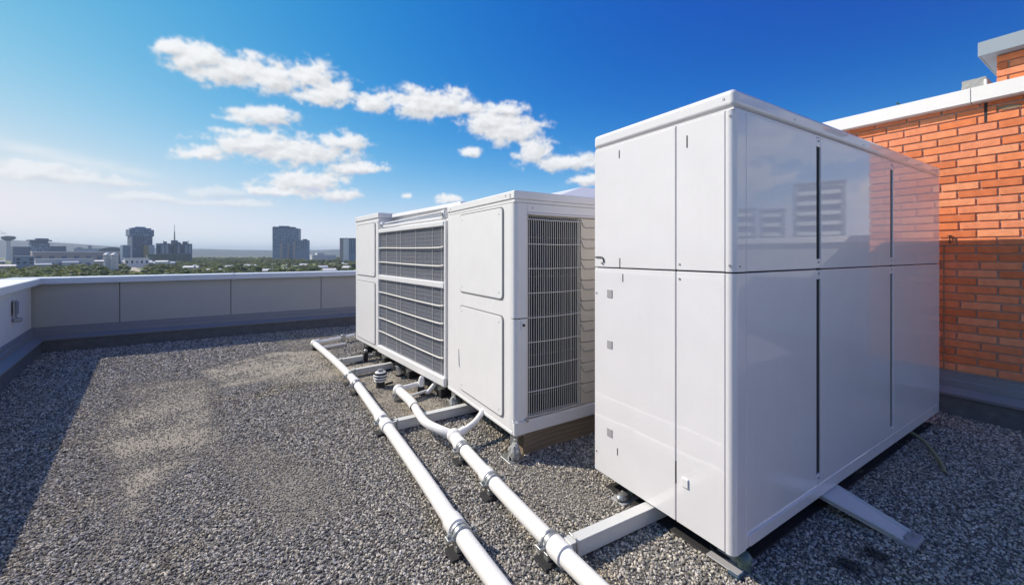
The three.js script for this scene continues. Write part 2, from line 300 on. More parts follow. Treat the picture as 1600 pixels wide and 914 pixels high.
// ------------------------------------------------------------------ parapets
function upstand(parent, L, x0 = 0) {                    // foot of the wall: local x along the wall, wall face at z = 0, roof side +z
  const prof = (pts, z) => { const s = new THREE.Shape(pts.map(([u, v]) => new THREE.Vector2(u, v))); return new THREE.ExtrudeGeometry(s, { depth: L, bevelEnabled: false }).rotateY(Math.PI / 2).scale(1, 1, 1).translate(x0, 0, 0); };
  // shape u is -z after the turn
  mesh('kerb_upstand', prof([[.01, -.03], [-.13, -.03], [-.125, .19], [-.115, .205], [.01, .205]]), M.bitumen, parent);
  mesh('ledge_flashing', prof([[.01, .209], [-.15, .196], [-.155, .222], [-.06, .27], [.01, .275]]), M.flashing, parent);
  mesh('wall_flashing', prof([[.01, .277], [-.055, .272], [-.05, .335], [-.034, .345], [-.03, .405], [.01, .41]]), M.flashing, parent);
}
{
  // back parapet, inner face at a = 9.55
  const p = thing('parapet_wall', 'long grey parapet with a blue-grey coping along the far roof edge', 'parapet', [-3.18, 0, -9.56]);
  upstand(p, 12.2);
  mesh('wall_core', bx(-.35, 12.5, -.02, 1.09, .012, .32, .004), M.seam, p);
  let x = 0; const joints = [1.06, 2.65, 4.25, 5.85, 7.45, 9.05, 10.65, 12.2];
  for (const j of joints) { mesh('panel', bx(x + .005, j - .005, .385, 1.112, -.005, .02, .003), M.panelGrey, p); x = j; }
  x = -.32; for (const j of [2.7, 5.9, 9.1, 12.45]) { mesh('coping', [bx(x + .002, j - .002, 1.105, 1.20, -.11, -.098, .003), bx(x + .002, j - .002, 1.186, 1.202, -.096, .40, .003), bx(x + .002, j - .002, 1.108, 1.185, .35, .36, .003)], M.coping, p); x = j; }
  for (const j of [2.7, 5.9]) mesh('coping_joint', bx(j - .02, j + .02, 1.10, 1.2065, -.1145, -.0995, .002), M.coping, p);
  // left parapet: its own frame, x runs along it towards the viewer
  const dir = Math.atan2(1, .181);                       // direction of decreasing a with growing b
  const q = thing('parapet_wall', 'pale parapet with wide white coping running along the left roof edge', 'parapet', [-3.18, 0, -9.66], -dir);
  const L = 16.6;
  // local +x = towards the viewer along the wall; the roof lies on local -z, so the frame is mirrored by a half turn
  const f = sub(q, 'wall_face', L, 0, 0, Math.PI);
  upstand(f, L - .12, 0);
  mesh('wall_core', bx(0, L, -.02, 1.075, .012, .40, .004), M.seam, f);
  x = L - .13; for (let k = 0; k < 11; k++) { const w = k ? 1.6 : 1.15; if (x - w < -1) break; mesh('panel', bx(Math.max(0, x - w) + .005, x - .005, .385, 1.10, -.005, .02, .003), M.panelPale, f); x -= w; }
  x = L - .125; for (let k = 0; k < 6; k++) { const x1 = Math.max(0, x - 3.1); mesh('coping', [bx(x1 + .002, x - .002, 1.10, 1.195, -.11, -.098, .003), bx(x1 + .002, x - .002, 1.181, 1.197, -.096, .55, .003)], M.copingWhite, f); x = x1; if (x <= 0) break; }
  // right parapet outside the frame, mirrored in the glossy cabinet
  const r = thing('parapet_wall', 'tall pale parapet behind the brick wall, seen only as a reflection', 'parapet', [9.0, 0, .6], -Math.PI / 2);
  mesh('wall_core', bx(-5, 8, -.02, 1.8, .012, .3, .004), M.panelGrey, r);
  mesh('coping', bx(-5, 8, 1.8, 1.92, -.08, .38, .004), M.copingWhite, r);
}
{ // overflow outlet on the left parapet
  const b = leftB(8.35), o = thing('overflow_outlet', 'small grey outlet plate with a spout low on the left parapet', 'outlet', [b + .02, .62, -8.35], Math.PI / 2 + .18);
  mesh('plate', bx(-.08, .08, .12, .33, -.02, .0, .004), M.grey, o);
  mesh('cover_flap', bx(-.075, .075, .14, .31, -.032, -.021, .004), M.flashing, o);
  mesh('spout', [rb(-.06, .05, .03, .085, -.07, .0, .012), bar([0, .085, .02], [0, .13, .02], .01)], M.grey, o);
}

// ------------------------------------------------------------------ brick penthouse on the right
{
  const X0 = 5.92, A0 = .42, A1 = 5.0;
  const t = thing('brick_penthouse', 'orange brick wall with white metal coping on the right edge', 'brick wall', [X0, 0, 0]);
  mesh('mortar_wall', bx(.012, 2.9, 0, 3.07, A0 + .012, A1, .002), M.mortar, t);
  const course = .0785, bh = .0655, cache = {};
  const geo = (L, v) => { const k = L.toFixed(3) + '_' + v; if (!cache[k]) { const j = () => rr(-.0018, .0018); const g = bx(-.004 + j(), .03, -bh / 2 + j() * .5, bh / 2 + j() * .5, -L / 2 + j(), L / 2 + j(), .0035); cache[k] = planarUVOff(g, v); } return cache[k]; };
  function planarUVOff(g, v) { prep(g); const uv = g.attributes.uv; for (let i = 0; i < uv.count; i++) uv.setXY(i, uv.getX(i) + v * .37, uv.getY(i) + v * .61); return g; }
  const rest = [];
  const bl = .252, jt = .0125;
  for (let r = 0; r < 34; r++) {
    const y = .42 + course * (r + .5);
    let a = A0 - ((r % 2) ? .0 : .1325) - (r % 5 === 3 ? .02 : 0);
    while (a < A1 - .05) {
      const L = bl + rr(-.004, .004);
      let lo = Math.max(a, A0 + .002), hi = Math.min(a + L, A1 - .002);
      if (hi - lo > .05) {
        if (lo < 2.15 && (y > 2.2 || lo < 1.55)) {
          const m = new THREE.Mesh(geo(hi - lo, Math.floor(rnd() * 4)), brickMats[Math.floor(rnd() * brickMats.length)]);
          m.name = 'brick'; m.position.set(rr(-.0022, .0022), y, -(lo + hi) / 2); m.rotation.set(rr(-.004, .004), rr(-.004, .004), 0); m.castShadow = m.receiveShadow = true; t.add(m);
        } else rest.push(geo(hi - lo, 0).clone().translate(0, y, -(lo + hi) / 2));
      }
      a += L + jt;
    }
  }
  // bricks of the end face and of the far stretch
  for (let r = 0; r < 34; r++) for (let b = (r % 2) * .13; b < 2.7; b += .2645) rest.push(bx(b, b + .252, .42 + course * (r + .5) - bh / 2, .42 + course * (r + .5) + bh / 2, A0 - .004, A0 + .03, .003));
  const rm = new THREE.Mesh(mergeGeometries(rest.map(prep)), brickMats[1]); rm.name = 'brickwork'; rm.userData.kind = 'stuff'; rm.castShadow = rm.receiveShadow = true; t.add(rm);
  // foot of the wall
  const f = sub(t, 'wall_foot', 0, 0, -A1, -Math.PI / 2);
  upstand(f, A1 - A0, 0);
  // coping in two lengths
  const cop = (a0, a1) => mesh('coping', [bx(-.09, -.078, 3.06, 3.20, a0, a1, .003), bx(-.076, 3.0, 3.186, 3.203, a0, a1, .003), bx(-.076, .02, 3.052, 3.064, a0, a1, .002)], M.copingWhite, t);
  cop(A0 - .08, .965); cop(.969, 3.0); cop(3.004, A1 + .05);
  // damaged spot: patch of repair mortar and a dark strip painting the shade where a brick end is gone
  mesh('repair_patch', new THREE.IcosahedronGeometry(1, 3).scale(.006, .026, .075).rotateX(.12).translate(-.004, 2.965, -.74), M.rust, t);
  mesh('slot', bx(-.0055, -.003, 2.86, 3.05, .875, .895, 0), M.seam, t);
  const hk = sub(t, 'wall_hook', -.002, 1.70, -1.12);
  mesh('shank', [bar([-.02, 0, 0], [-.02, .075, 0], .0045), bar([.0, .01, 0], [-.022, .01, 0], .0045)], M.dark, hk);
  mesh('head', bx(-.032, -.008, .073, .083, -.016, .016, .002), M.dark, hk);
  mesh('cable', bar([-.008, .43, -1.165], [-.008, 1.69, -1.165], .005), M.rust, t);
}
{ // chimney stack above the penthouse, with metal cap, and the block beside it
  const c = thing('chimney_stack', 'short brick stack with grey metal cap above the white coping', 'chimney', [6.2, 3.2, -.3]);
  mesh('stack_core', bx(.012, .6, 0, .36, -.45, .548, .002), M.mortar, c);
  for (let r = 0; r < 5; r++) for (let k = 0; k < 5; k++) {
    const a0 = -.44 + k * .2645 - (r % 2) * .13, lo = Math.max(-.45, a0), hi = Math.min(.556, a0 + .252); if (hi - lo < .015) continue;
    const m = mesh('brick', bx(-.004, .03, .005 + r * .072, .005 + r * .072 + .061, lo, hi, .004), brickMats[(r * 3 + k) % 5], c); m.position.x = rr(-.006, .004);
    if (hi > .54) { const e = mesh('brick', bx(.035, .16 + (r % 2) * .1, .005 + r * .072, .005 + r * .072 + .061, .52, .556 + rr(-.003, .004), .004), brickMats[(r + 2) % 5], c); }
  }
  mesh('metal_cap', [bx(-.13, -.118, .36, .50, -.6, .66, .003), bx(-.117, .75, .488, .502, -.6, .66, .003), bx(-.117, .75, .36, .486, .648, .66, .003), bx(-.117, .75, .36, .37, -.6, .647, .003)], M.capGrey, c);
  const k = thing('concrete_block', 'pale rough concrete block on the coping beside the brick stack', 'block', [6.16, 3.203, -.98]);
  const g = new THREE.BoxGeometry(.3, .13, .16, 10, 6, 8), p = g.attributes.position;
  for (let i = 0; i < p.count; i++) p.setXYZ(i, p.getX(i) + .008 * n3(p.getY(i) * 30, p.getZ(i) * 30, 1), p.getY(i) + .065 + (p.getY(i) > 0 ? .012 * n3(p.getX(i) * 25, p.getZ(i) * 25, 4) : 0), p.getZ(i) + .008 * n3(p.getX(i) * 30, p.getY(i) * 30, 7));
  g.computeVertexNormals(); mesh('block_body', g, M.concrete, k); mesh('mortar_lip', bx(-.16, -.13, 0, .1, -.09, -.07, .004), M.copingWhite, k);
  const s = thing('weed_sprig', 'tiny green weed sprouting on top of the white coping', 'weed', [5.95, 3.203, -1.52]);
  const leafM = std({ color: lin(.05, .11, .04), roughness: .8 }); mesh('stem', bar([0, 0, 0], [.004, .05, 0], .0025, 5), leafM, s);
  for (let i = 0; i < 5; i++) mesh('leaf', new THREE.SphereGeometry(.012, 6, 5).scale(1, .45, .7).rotateY(i * 1.3).translate(.01 * Math.cos(i * 1.3), .02 + i * .009, .01 * Math.sin(i * 1.3)), leafM, s);
}

// ------------------------------------------------------------------ tall glossy cabinet, nearest on the right
const screwGeo = new THREE.CylinderGeometry(.006, .007, .004, 10);
function screwLeft(parent, x, y, a, s = 1) { const m = new THREE.Mesh(screwGeo, M.screw); m.name = 'screw'; m.rotation.z = Math.PI / 2; m.position.set(x, y, -a); m.scale.setScalar(s); parent.add(m); }
function screwFront(parent, x, y, z, s = 1) { const m = new THREE.Mesh(screwGeo, M.screw); m.name = 'screw'; m.rotation.x = Math.PI / 2; m.position.set(x, y, z); m.scale.setScalar(s); parent.add(m); }
function cornerPost(w, d, r, h0, h1) {                   // L-shaped post with a rounded outer edge at (0, 0); w along x, d along -z
  const s = new THREE.Shape(); s.moveTo(w, 0); s.lineTo(r, 0); s.absarc(r, r, r, -Math.PI / 2, -Math.PI, true); s.lineTo(0, d); s.lineTo(.012, d); s.lineTo(.012, .012 + r * .4); s.lineTo(.012 + r * .4, .012); s.lineTo(w, .012); s.closePath();
  return new THREE.ExtrudeGeometry(s, { depth: h1 - h0, bevelEnabled: false, curveSegments: 10 }).rotateX(-Math.PI / 2).translate(0, h0, 0);
}
{
  const t = thing('equipment_cabinet', 'tall glossy white rooftop cabinet nearest the brick wall', 'cabinet', [1.945, 0, -1.09]);
  const W = 3.44, D = .965, B0 = .12, S = 1.505, T = 2.315;
  mesh('inner_frame', bx(.0125, W - .012, B0 + .012, T + .03, .0125, D - .012, .003), M.seam, t);
  // lid with rounded edges
  const lid = mesh('lid', rb(-.006, W + .006, T, 2.405, -.006, D + .006, .026, 4), M.gloss, t);
  mesh('lid_lip', bx(.004, W - .004, T - .012, T - .001, .004, D - .004, .001), M.gloss, t);
  // corner posts
  for (const [a, b] of [[B0, S - .004], [S + .004, T - .013]]) mesh('corner_post', cornerPost(.104, .042, .034, a, b), M.gloss, t);
  // left face: two panels above, two below
  for (const [a, b] of [[B0, S - .004], [S + .004, T - .013]]) for (const [c, d] of [[.046, .322], [.327, D]]) mesh('side_panel', bx(0, .0135, a, b, c, d, .003), M.gloss, t);
  // front face: three panels above, three below, with grip channels between them
  const js = [.108, .918, 2.175, W];
  for (const [a, b, up] of [[B0 + .085, S - .004, 0], [S + .004, T - .013, 1]]) for (let k = 0; k < 3; k++) {
    mesh('front_panel', bx(js[k] + (k ? .030 : 0), js[k + 1] - (k < 2 ? .030 : 0), a, b, 0, .0135, .003), M.gloss, t);
    if (k < 2) {
      const x = js[k + 1], g = sub(t, 'grip_channel');
      mesh('channel_back', bx(x - .029, x + .029, a, b, .016, .020, .0005), M.gloss, g);
      mesh('slot_shade_strip', bx(x - .029, x - .013, a + .06, b - .06, .006, .0155, .001), M.slotShade, g);  // dark strip stands in for the shade in the channel
      for (const y of [a + .03, b - .03]) { mesh('end_plug', rb(x - .029, x + .029, y - .028, y + .028, .001, .0155, .004, 2), M.gloss, g); mesh('latch_bolt', cyl(.006, .006, .006, 10).rotateX(Math.PI / 2).translate(x, y + .008, 0), M.screw, g); }
    }
  }
  // sill under the front panels
  for (let k = 0; k < 3; k++) mesh('sill_rail', bx(js[k] + (k ? .002 : 0), js[k + 1] - .002, B0, B0 + .081, .001, .0135, .004), M.gloss, t);
  mesh('sill_cover', plate(.13, .90, B0 + .014, B0 + .068, .012, .006).translate(0, 0, 0), M.gloss, t);
  mesh('floor_pan', bx(.01, W - .01, B0 - .006, B0 + .011, .01, D - .01, .003), M.flashing, t);
  mesh('end_panel', bx(W - .0115, W, B0, T - .013, .014, D, .002), M.gloss, t);
  mesh('rear_panel', bx(.014, W - .012, B0, T - .013, D - .0115, D, .002), M.gloss, t);
  // small fittings on the left face
  for (const y of [1.335, 1.0, .42]) mesh('cover_tab', bx(-.004, .002, y - .026, y + .026, .80, .845, .001), M.grey, t);
  for (const [y0, y1, a] of [[2.21, 2.26, .74], [2.17, 2.235, .255], [1.51, 1.57, .735], [1.42, 1.47, .71], [.30, .345, .755]]) mesh('slit', bx(-.0016, .002, y0, y1, a - .003, a + .003, 0), M.seam, t);
  const la = sub(t, 'latch'); mesh('latch_arm', tube([[-.004, 1.575, -.955], [-.006, 1.575, -.90], [-.006, 1.568, -.88], [-.005, 1.54, -.875]], .004, 16, 6), M.dark, la); mesh('latch_pin', cyl(.007, .007, .01, 10).rotateZ(Math.PI / 2).translate(-.003, 1.535, -.89), M.screw, la);
  const tb = sub(t, 'label_tab'); mesh('tab_plate', rb(-.008, .001, .335, .385, .245, .285, .004, 2), M.white, tb); mesh('tab_edge', bx(-.0015, .002, .33, .45, .321, .327, 0), M.seam, tb);
  for (const [y, a] of [[2.275, .022], [1.54, .022], [1.46, .30], [1.54, .30], [1.33, .945], [.25, .945]]) screwLeft(t, -.0015, y, a, .9);
  screwLeft(t, -.006, 2.362, .05, 1.1); screwFront(t, .05, 1.535, .001, .9);
  for (const x of [.6, 1.6, 2.5, 3.3]) screwFront(t, x, 2.352, .0065, .8);
  // feet
  const foot = (x, a, mat) => { const g = sub(t, 'foot', x, 0, -a); mesh('foot_pad', cyl(.075, .09, .03, 18).translate(0, .015, 0), M.rubber, g); mesh('foot_stem', cyl(.02, .02, .09, 12).translate(0, .07, 0), M.zinc, g); mesh('foot_nut', cyl(.036, .036, .022, 6).translate(0, .07, 0), M.zinc, g); return g; };
  for (const [x, a] of [[.16, .13], [.2, .80], [1.75, .13], [1.75, .8], [3.25, .13], [3.25, .8]]) foot(x, a);
  // corner bracket under the near edge
  const br = sub(t, 'corner_bracket', .085, 0, -.05);
  mesh('bracket_plate', [bx(-.05, .13, .016, .023, -.05, .12, .002), bx(.02, .028, .024, .112, -.03, .10, .002)], M.grey, br);
  mesh('bracket_boss', [new THREE.SphereGeometry(.042, 16, 12).scale(1, .9, 1).translate(.035, .062, .03), cyl(.03, .036, .05, 14).translate(.035, .03, .03)], M.glassGreen, br);
  mesh('blue_gasket', rb(-.06, .03, .0, .022, -.06, .0, .008, 2), M.blue, br);
  // outrigger leg leaning out towards the viewer
  const leg = sub(t, 'outrigger_leg', 1.10, 0, .0);
  const pts = [[-.11, .118, -.06], [.11, .118, -.06], [-.055, .028, .345], [.065, .028, .345]];
  const P = []; for (const [x, y, z] of pts) P.push(V(x, y, z), V(x, y - .028, z - .01));
  mesh('leg_plate', new ConvexGeometry(P), M.strut, leg);
  mesh('leg_rib', [bar([-.108, .112, -.06], [-.054, .03, .345], .011), bar([.108, .112, -.06], [.064, .03, .345], .011)], M.strut, leg);
  mesh('leg_foot', [rb(-.075, .085, .0, .03, -.40, -.31, .008, 2), bar([.03, .03, .37], [.03, .05, .37], .012), bar([-.03, .03, .355], [-.03, .045, .355], .012)], M.grey, leg);
  // rubber mat under the cabinet is a thing of its own
  const mat_ = mesh('rubber_mat', bx(1.99, 5.3, .001, .014, 1.115, 2.0, .004), M.rubber); tag(mat_, 'thin dark mat under the tall glossy cabinet', 'mat');
}
{ const h = thing('drain_hose', 'thin olive hose curling on the gravel under the tall cabinet', 'hose', [4.55, 0, -1.16]);
  mesh('hose_tube', tube([[.05, .13, -.08], [.09, .11, 0], [.06, .085, .10], [-.06, .06, .2], [-.22, .03, .29], [-.36, .012, .34]], .014, 40, 10), M.hose, h);
  mesh('hose_socket', cyl(.03, .034, .06, 14).translate(.05, .10, -.08), M.glassGreen, h); }

// ------------------------------------------------------------------ middle unit with the wire grille
{
  const t = thing('condenser_unit', 'white condenser unit with dark wire grille standing on timber beams', 'condenser', [1.65, 0, -2.625]);
  const W = 2.9, D = 1.31, B0 = .19, T = 2.0;
  // shell
  mesh('side_panel', rb(0, .03, B0 + .005, T - .005, .05, D, .006, 2), M.white, t);
  mesh('rear_panel', bx(.03, W, B0, T - .005, D - .03, D, .003), M.white, t);
  mesh('end_panel', bx(W - .03, W, B0, T - .005, .03, D - .031, .003), M.white, t);
  mesh('floor_pan', bx(.03, W - .03, B0, B0 + .04, .03, D - .032, .003), M.flashing, t);
  for (const [a, b] of [[B0 + .03, 1.088], [1.096, T - .005]]) mesh('corner_post', cornerPost(.116, .048, .040, a, b), M.white, t);
  mesh('bottom_rail', rb(-.004, W, B0 - .004, B0 + .10, -.008, .028, .012, 3), M.white, t);
  mesh('bottom_side_rail', rb(-.004, .026, B0 - .004, B0 + .026, .03, D, .008, 2), M.white, t);
  mesh('lid', [rb(-.008, W + .008, T + .022, T + .088, -.012, D + .008, .010, 3), bx(.0, W, T - .003, T + .021, -.004, D, .002)], M.white, t);
  mesh('header_rail', [bx(.118, W, T - .075, T - .004, .002, .03, .004), bx(.118, W, T - .092, T - .077, -.002, .03, .003)], M.white, t);
  // sloping fan deck on top
  const dk = new ConvexGeometry([V(.45, 0, .0), V(2.6, 0, 0), V(.45, 0, -1.2), V(2.6, 0, -1.2), V(.95, .15, -.30), V(2.3, .16, -.30), V(.95, .15, -.9), V(2.3, .16, -.9)].map((v) => v.setY(v.y + T + .086)));
  mesh('fan_deck', dk, M.white, t);
  // access panels
  for (const [h0, h1] of [[1.235, 1.965], [.285, 1.085]]) {
    mesh('panel_gasket', plate(.162, .998, h0 - .011, h1 + .011, .047, .003, 'left').translate(-.0012, 0, 0), M.gasketPale, t);
    mesh('access_panel', plate(.175, .985, h0, h1, .04, .008, 'left').translate(-.0015, 0, 0), M.white, t);
    for (const y of [h0 + .045, h1 - .045]) for (const a of [.22, .94]) screwLeft(t, -.0125, y, a, .8);
  }
  const hd = sub(t, 'panel_latch'); mesh('latch_bar', tube([[-.012, .66, -1.02], [-.016, .60, -1.0], [-.012, .50, -1.0], [-.012, .49, -.98]], .006, 12, 6), M.white, hd);
  for (const [y, a] of [[T + .058, .05], [T + .058, .12], [T + .04, .05], [T + .055, 1.22], [T + .035, 1.26]]) screwLeft(t, -.009, y, a, 1);
  screwFront(t, .17, T - .04, -.001, 1.1);
  const ll = sub(t, 'side_latch'); mesh('latch_plate', rb(.055, .105, 1.0, 1.075, -.006, .004, .004, 2), M.white, ll); mesh('latch_bolt', cyl(.011, .011, .012, 10).rotateX(Math.PI / 2).translate(.08, 1.04, .008), M.dark, ll);
  const lb = sub(t, 'corner_clip'); mesh('clip_rod', tube([[-.002, .305, -.03], [-.003, .292, -.004], [.03, .288, .006], [.10, .29, .012]], .006, 12, 6), M.white, lb); mesh('clip_head', rb(.095, .125, .278, .31, -.016, -.002, .005, 2), M.zinc, lb);
  // grille bay
  const g0 = .128, g1 = .665, y0 = .295, y1 = 1.90;
  mesh('bay_liner', [bx(g0 - .01, g0, y0, y1, .0, .10, .001), bx(g0 - .008, 1.02, y0 - .012, y0, .0, .10, .001), bx(g0, 1.02, y1, y1 + .012, .031, .10, .001)], M.cream, t);
  mesh('coil_backing', bx(g0 - .01, 1.02, y0 - .012, y1 + .012, .112, .13, .001), M.dark, t);
  const fins = []; for (let x = g0 + .01; x < g1; x += .0125) fins.push(bx(x, x + .0045, y0 + .005, y1 - .005, .075 + rr(0, .008), .112, 0));
  stuff(mesh('coil_fins', fins, M.fin, t));
  for (let k = 0; k < 5; k++) mesh('coil_tube', bar([g0, .45 + k * .32, -.07], [g1, .45 + k * .32, -.07], .007), M.finDark, t);
  for (let k = 0; k <= 24; k++) { const x = g0 + .008 + k * (g1 - g0 - .016) / 24; const w = mesh('grille_wire', tube([[x, y0 - .006, -.02], [x, y0 + .004, .002], [x + rr(-.003, .003), (y0 + y1) / 2, .004], [x, y1 - .03, .002], [x + .002, y1 - .008, -.012], [x, y1 + .004, -.03]], .0027, 14, 6), M.wire, t); }
  for (let k = 0; k <= 8; k++) mesh('grille_crossbar', tube([[g0 - .004, y0 + .02 + k * (y1 - y0 - .05) / 8, .007], [(g0 + g1) / 2, y0 + .016 + k * (y1 - y0 - .05) / 8, .009], [g1 + .012, y0 + .02 + k * (y1 - y0 - .05) / 8, .006]], .0034, 10, 6), M.wire, t);
  // column of pressed cream cover plates beside the grille
  const c0 = .675, c1 = .925, n = 9, ph = (y1 - y0) / n;
  mesh('cover_backing', bx(.672, 1.03, y0 - .012, y1 + .012, .03, .05, .002), M.cream, t);
  for (let k = 0; k < n; k++) {
    const h0 = y0 + k * ph, cp = sub(t, 'cover_plate');
    mesh('plate_face', plate(c0 + .008, c1, h0 + .006, h0 + ph - .006, .026, .022).translate(0, 0, -.03), M.cream, cp);
    mesh('raised_lip', tube([[c0 + .01, h0 + ph - .012, -.002], [c0 + .045, h0 + ph * .58, .0], [c1 - .07, h0 + ph * .60, 0], [c1 - .055, h0 + ph * .64, 0], [c1 - .05, h0 + ph - .012, -.002]], .0028, 30, 6), M.grey, cp);
    mesh('clip', tube([[c0 - .012, h0 + ph + .002, .008], [c0 + .0, h0 + ph - .012, .010], [c0 + .012, h0 + ph - .035, .004]], .006, 10, 6), M.wire, cp);
    mesh('corner_pin', cyl(.006, .006, .02, 8).rotateX(Math.PI / 2).translate(c1 - .035, h0 + ph * .66, -.002), M.grey, cp);
    mesh('edge_notch', rb(c1 + .004, c1 + .03, h0 + ph - .018, h0 + ph + .014, -.004, .02, .008, 2), M.cream, cp);
  }
  mesh('front_panel', bx(1.03, W - .03, B0 + .10, T - .093, .004, .03, .003), M.cream, t);
  // feet: folded galvanised brackets at both near corners
  for (const a of [.03, 1.2]) { const f = sub(t, 'foot_bracket', .02, 0, -a);
    mesh('bracket_web', [bx(.0, .012, .02, B0 - .004, -.03, .07, .003), bx(.013, .09, B0 - .02, B0 - .005, -.02, .07, .003)], M.zinc, f);
    mesh('bracket_gusset', new ConvexGeometry([V(-.045, .012, .03), V(.015, .012, .03), V(-.005, .15, .01), V(.012, .15, .01), V(-.045, .012, -.03), V(.015, .012, -.03), V(-.005, .15, -.01), V(.012, .15, -.01)]), M.zinc, f);
    mesh('bracket_base', rb(-.085, .07, .0, .014, -.07, .08, .005, 2), M.zinc, f);
    const cg = new THREE.IcosahedronGeometry(.05, 3), cp = cg.attributes.position; for (let i = 0; i < cp.count; i++) { const k = 1 + .35 * n3(cp.getX(i) * 38, cp.getY(i) * 38, cp.getZ(i) * 38 + a); cp.setXYZ(i, cp.getX(i) * k * .8, cp.getY(i) * k * 1.35, cp.getZ(i) * k); } cg.computeVertexNormals(); mesh('bracket_casting', cg.translate(-.02, .075, .035), M.concrete, f);
    mesh('bracket_bolt', cyl(.013, .013, .03, 6).translate(-.05, .025, .02), M.dark, f); }
}
for (const [a, l] of [[2.66, 'brown timber beam carrying the front of the grilled condenser unit'], [3.72, 'timber beam in shadow under the rear of the grilled condenser unit']]) {
  const b = mesh('timber_beam', rb(1.755, 4.5, .0, .184, a, a + .10, .006, 2), M.wood); tag(b, l, 'beam'); }

// ------------------------------------------------------------------ far unit with the netted coil
{
  const t = thing('condenser_unit', 'white condenser unit with wide netted coil, farthest in the row', 'condenser', [1.64, 0, -3.975], .11);
  const W = 1.7, L = 3.05, E = 1.99, B0 = .19, T = 2.10;
  // end cabinet
  mesh('end_cabinet', rb(.0, W, B0, T, E, L, .014, 3), M.white, t);
  mesh('corner_strip', rb(-.004, .02, B0 + .01, T - .01, E + .0, E + .055, .006, 2), M.white, t);
  mesh('lid', [rb(-.008, W + .01, T + .016, T + .09, E - .01, L + .01, .010, 3), bx(.004, W, T + .001, T + .015, E + .003, L - .003, .002)], M.white, t);
  for (const [h0, h1] of [[1.265, 2.045], [.265, 1.16]]) {
    mesh('panel_gasket', plate(E + .122, L - .082, h0 - .011, h1 + .011, .037, .003, 'left').translate(-.0012, 0, 0), M.gasketPale, t);
    mesh('access_panel', plate(E + .135, L - .095, h0, h1, .03, .008, 'left').translate(-.0015, 0, 0), M.white, t);
    for (const y of [h0 + .04, h1 - .04]) for (const a of [E + .17, L - .13]) screwLeft(t, -.0125, y, a, .9);
  }
  screwLeft(t, -.009, T + .05, L - .05, 1.3); screwLeft(t, -.006, T - .05, E + .03, 1.2);
  // coil bay
  const y0 = .285, y1 = 1.89;
  mesh('frame_post', rb(.0, .05, B0, 1.95, .0, .04, .008, 2), M.white, t);
  mesh('bottom_rail', rb(-.02, .07, B0 - .005, y0, .0, E - .003, .016, 3), M.white, t);
  mesh('middle_rail', [rb(-.006, .05, 1.225, 1.295, .041, E - .003, .012, 3)], M.white, t);
  mesh('top_rail', rb(-.006, .05, y1, 1.95, .041, E - .003, .012, 3), M.white, t);
  mesh('coil_backing', bx(.085, .12, B0 + .01, 1.95, .02, E - .003, .002), M.finDark, t);
  const net = []; for (let a = .05; a < E - .01; a += .0165) net.push(bx(.022 + rr(0, .004), .083, y0, y1, a, a + .0042, 0));
  stuff(mesh('coil_fins', net, M.net, t));
  const threads = []; for (let y = y0 + .02; y < y1; y += .048) threads.push(bar([.018, y, -.045], [.018, y + rr(-.002, .002), -E + .005], .0011, 4));
  stuff(mesh('wire_netting', threads, M.net, t));
  for (const a of [.12, .33, .78, 1.22, 1.36, 1.72]) mesh('netting_seam', bar([.015, y0, -a], [.015 + rr(-.002, .002), y1, -a - rr(-.01, .01)], .003, 6), M.wire, t);
  for (const y of [1.47, 1.67, .48, .67, .85, 1.04]) mesh('guard_bar', tube([[.004, y + .004, -.045], [.000, y - .008, -.2], [.002, y - .004, -1.0], [.003, y + .006, -1.7], [.004, y + .006, -E + .005]], .0085, 24, 8), M.wire, t);
  // recessed head above the coil, with the tie bar
  mesh('fascia', bx(.24, .26, 1.945, 2.125, .0, E - .005, .003), M.white, t);
  mesh('head_ledge', bx(.052, .239, 1.935, 1.95, .0, E - .005, .002), M.white, t);
  mesh('coil_roof', [new ConvexGeometry([V(.18, 2.126, .0), V(W, 2.126, .0), V(.18, 2.126, -E + .012), V(W, 2.126, -E + .012), V(.19, 2.165, -.01), V(W, 2.20, -.01), V(.19, 2.175, -E + .012), V(W, 2.20, -E + .012)])], M.white, t);
  mesh('coil_cabinet', bx(.262, W, B0, 2.124, .0, E - .004, .003), M.white, t);
  const tie = sub(t, 'tie_bar'); mesh('rod', [rb(.012, .05, 1.962, 1.998, .06, E - .03, .012, 3)], M.white, tie);
  mesh('upper_rod', bar([.04, 2.055, -.08], [.04, 2.025, -E + .15], .009), M.white, tie);
  for (const [a, y] of [[.075, 2.02], [E - .10, 2.0]]) { mesh('end_block', rb(.0, .07, y - .045, y + .045, a - .04, a + .04, .014, 3), M.white, tie); mesh('end_knob', cyl(.017, .017, .02, 12).rotateZ(Math.PI / 2).translate(-.006, y, -a), M.grey, tie); }
  // feet
  for (const a of [.25, 1.1, 1.95, 2.8]) { const f = sub(t, 'foot', .12, 0, -a); mesh('foot_block', rb(-.07, .09, .0, .10, -.06, .06, .02, 2), M.rubber, f); mesh('foot_collar', cyl(.05, .055, .05, 14).rotateZ(.3).translate(-.03, .12, 0), M.zinc, f); mesh('foot_stem', cyl(.018, .018, .10, 10).translate(.01, .145, 0), M.zinc, f); }
}

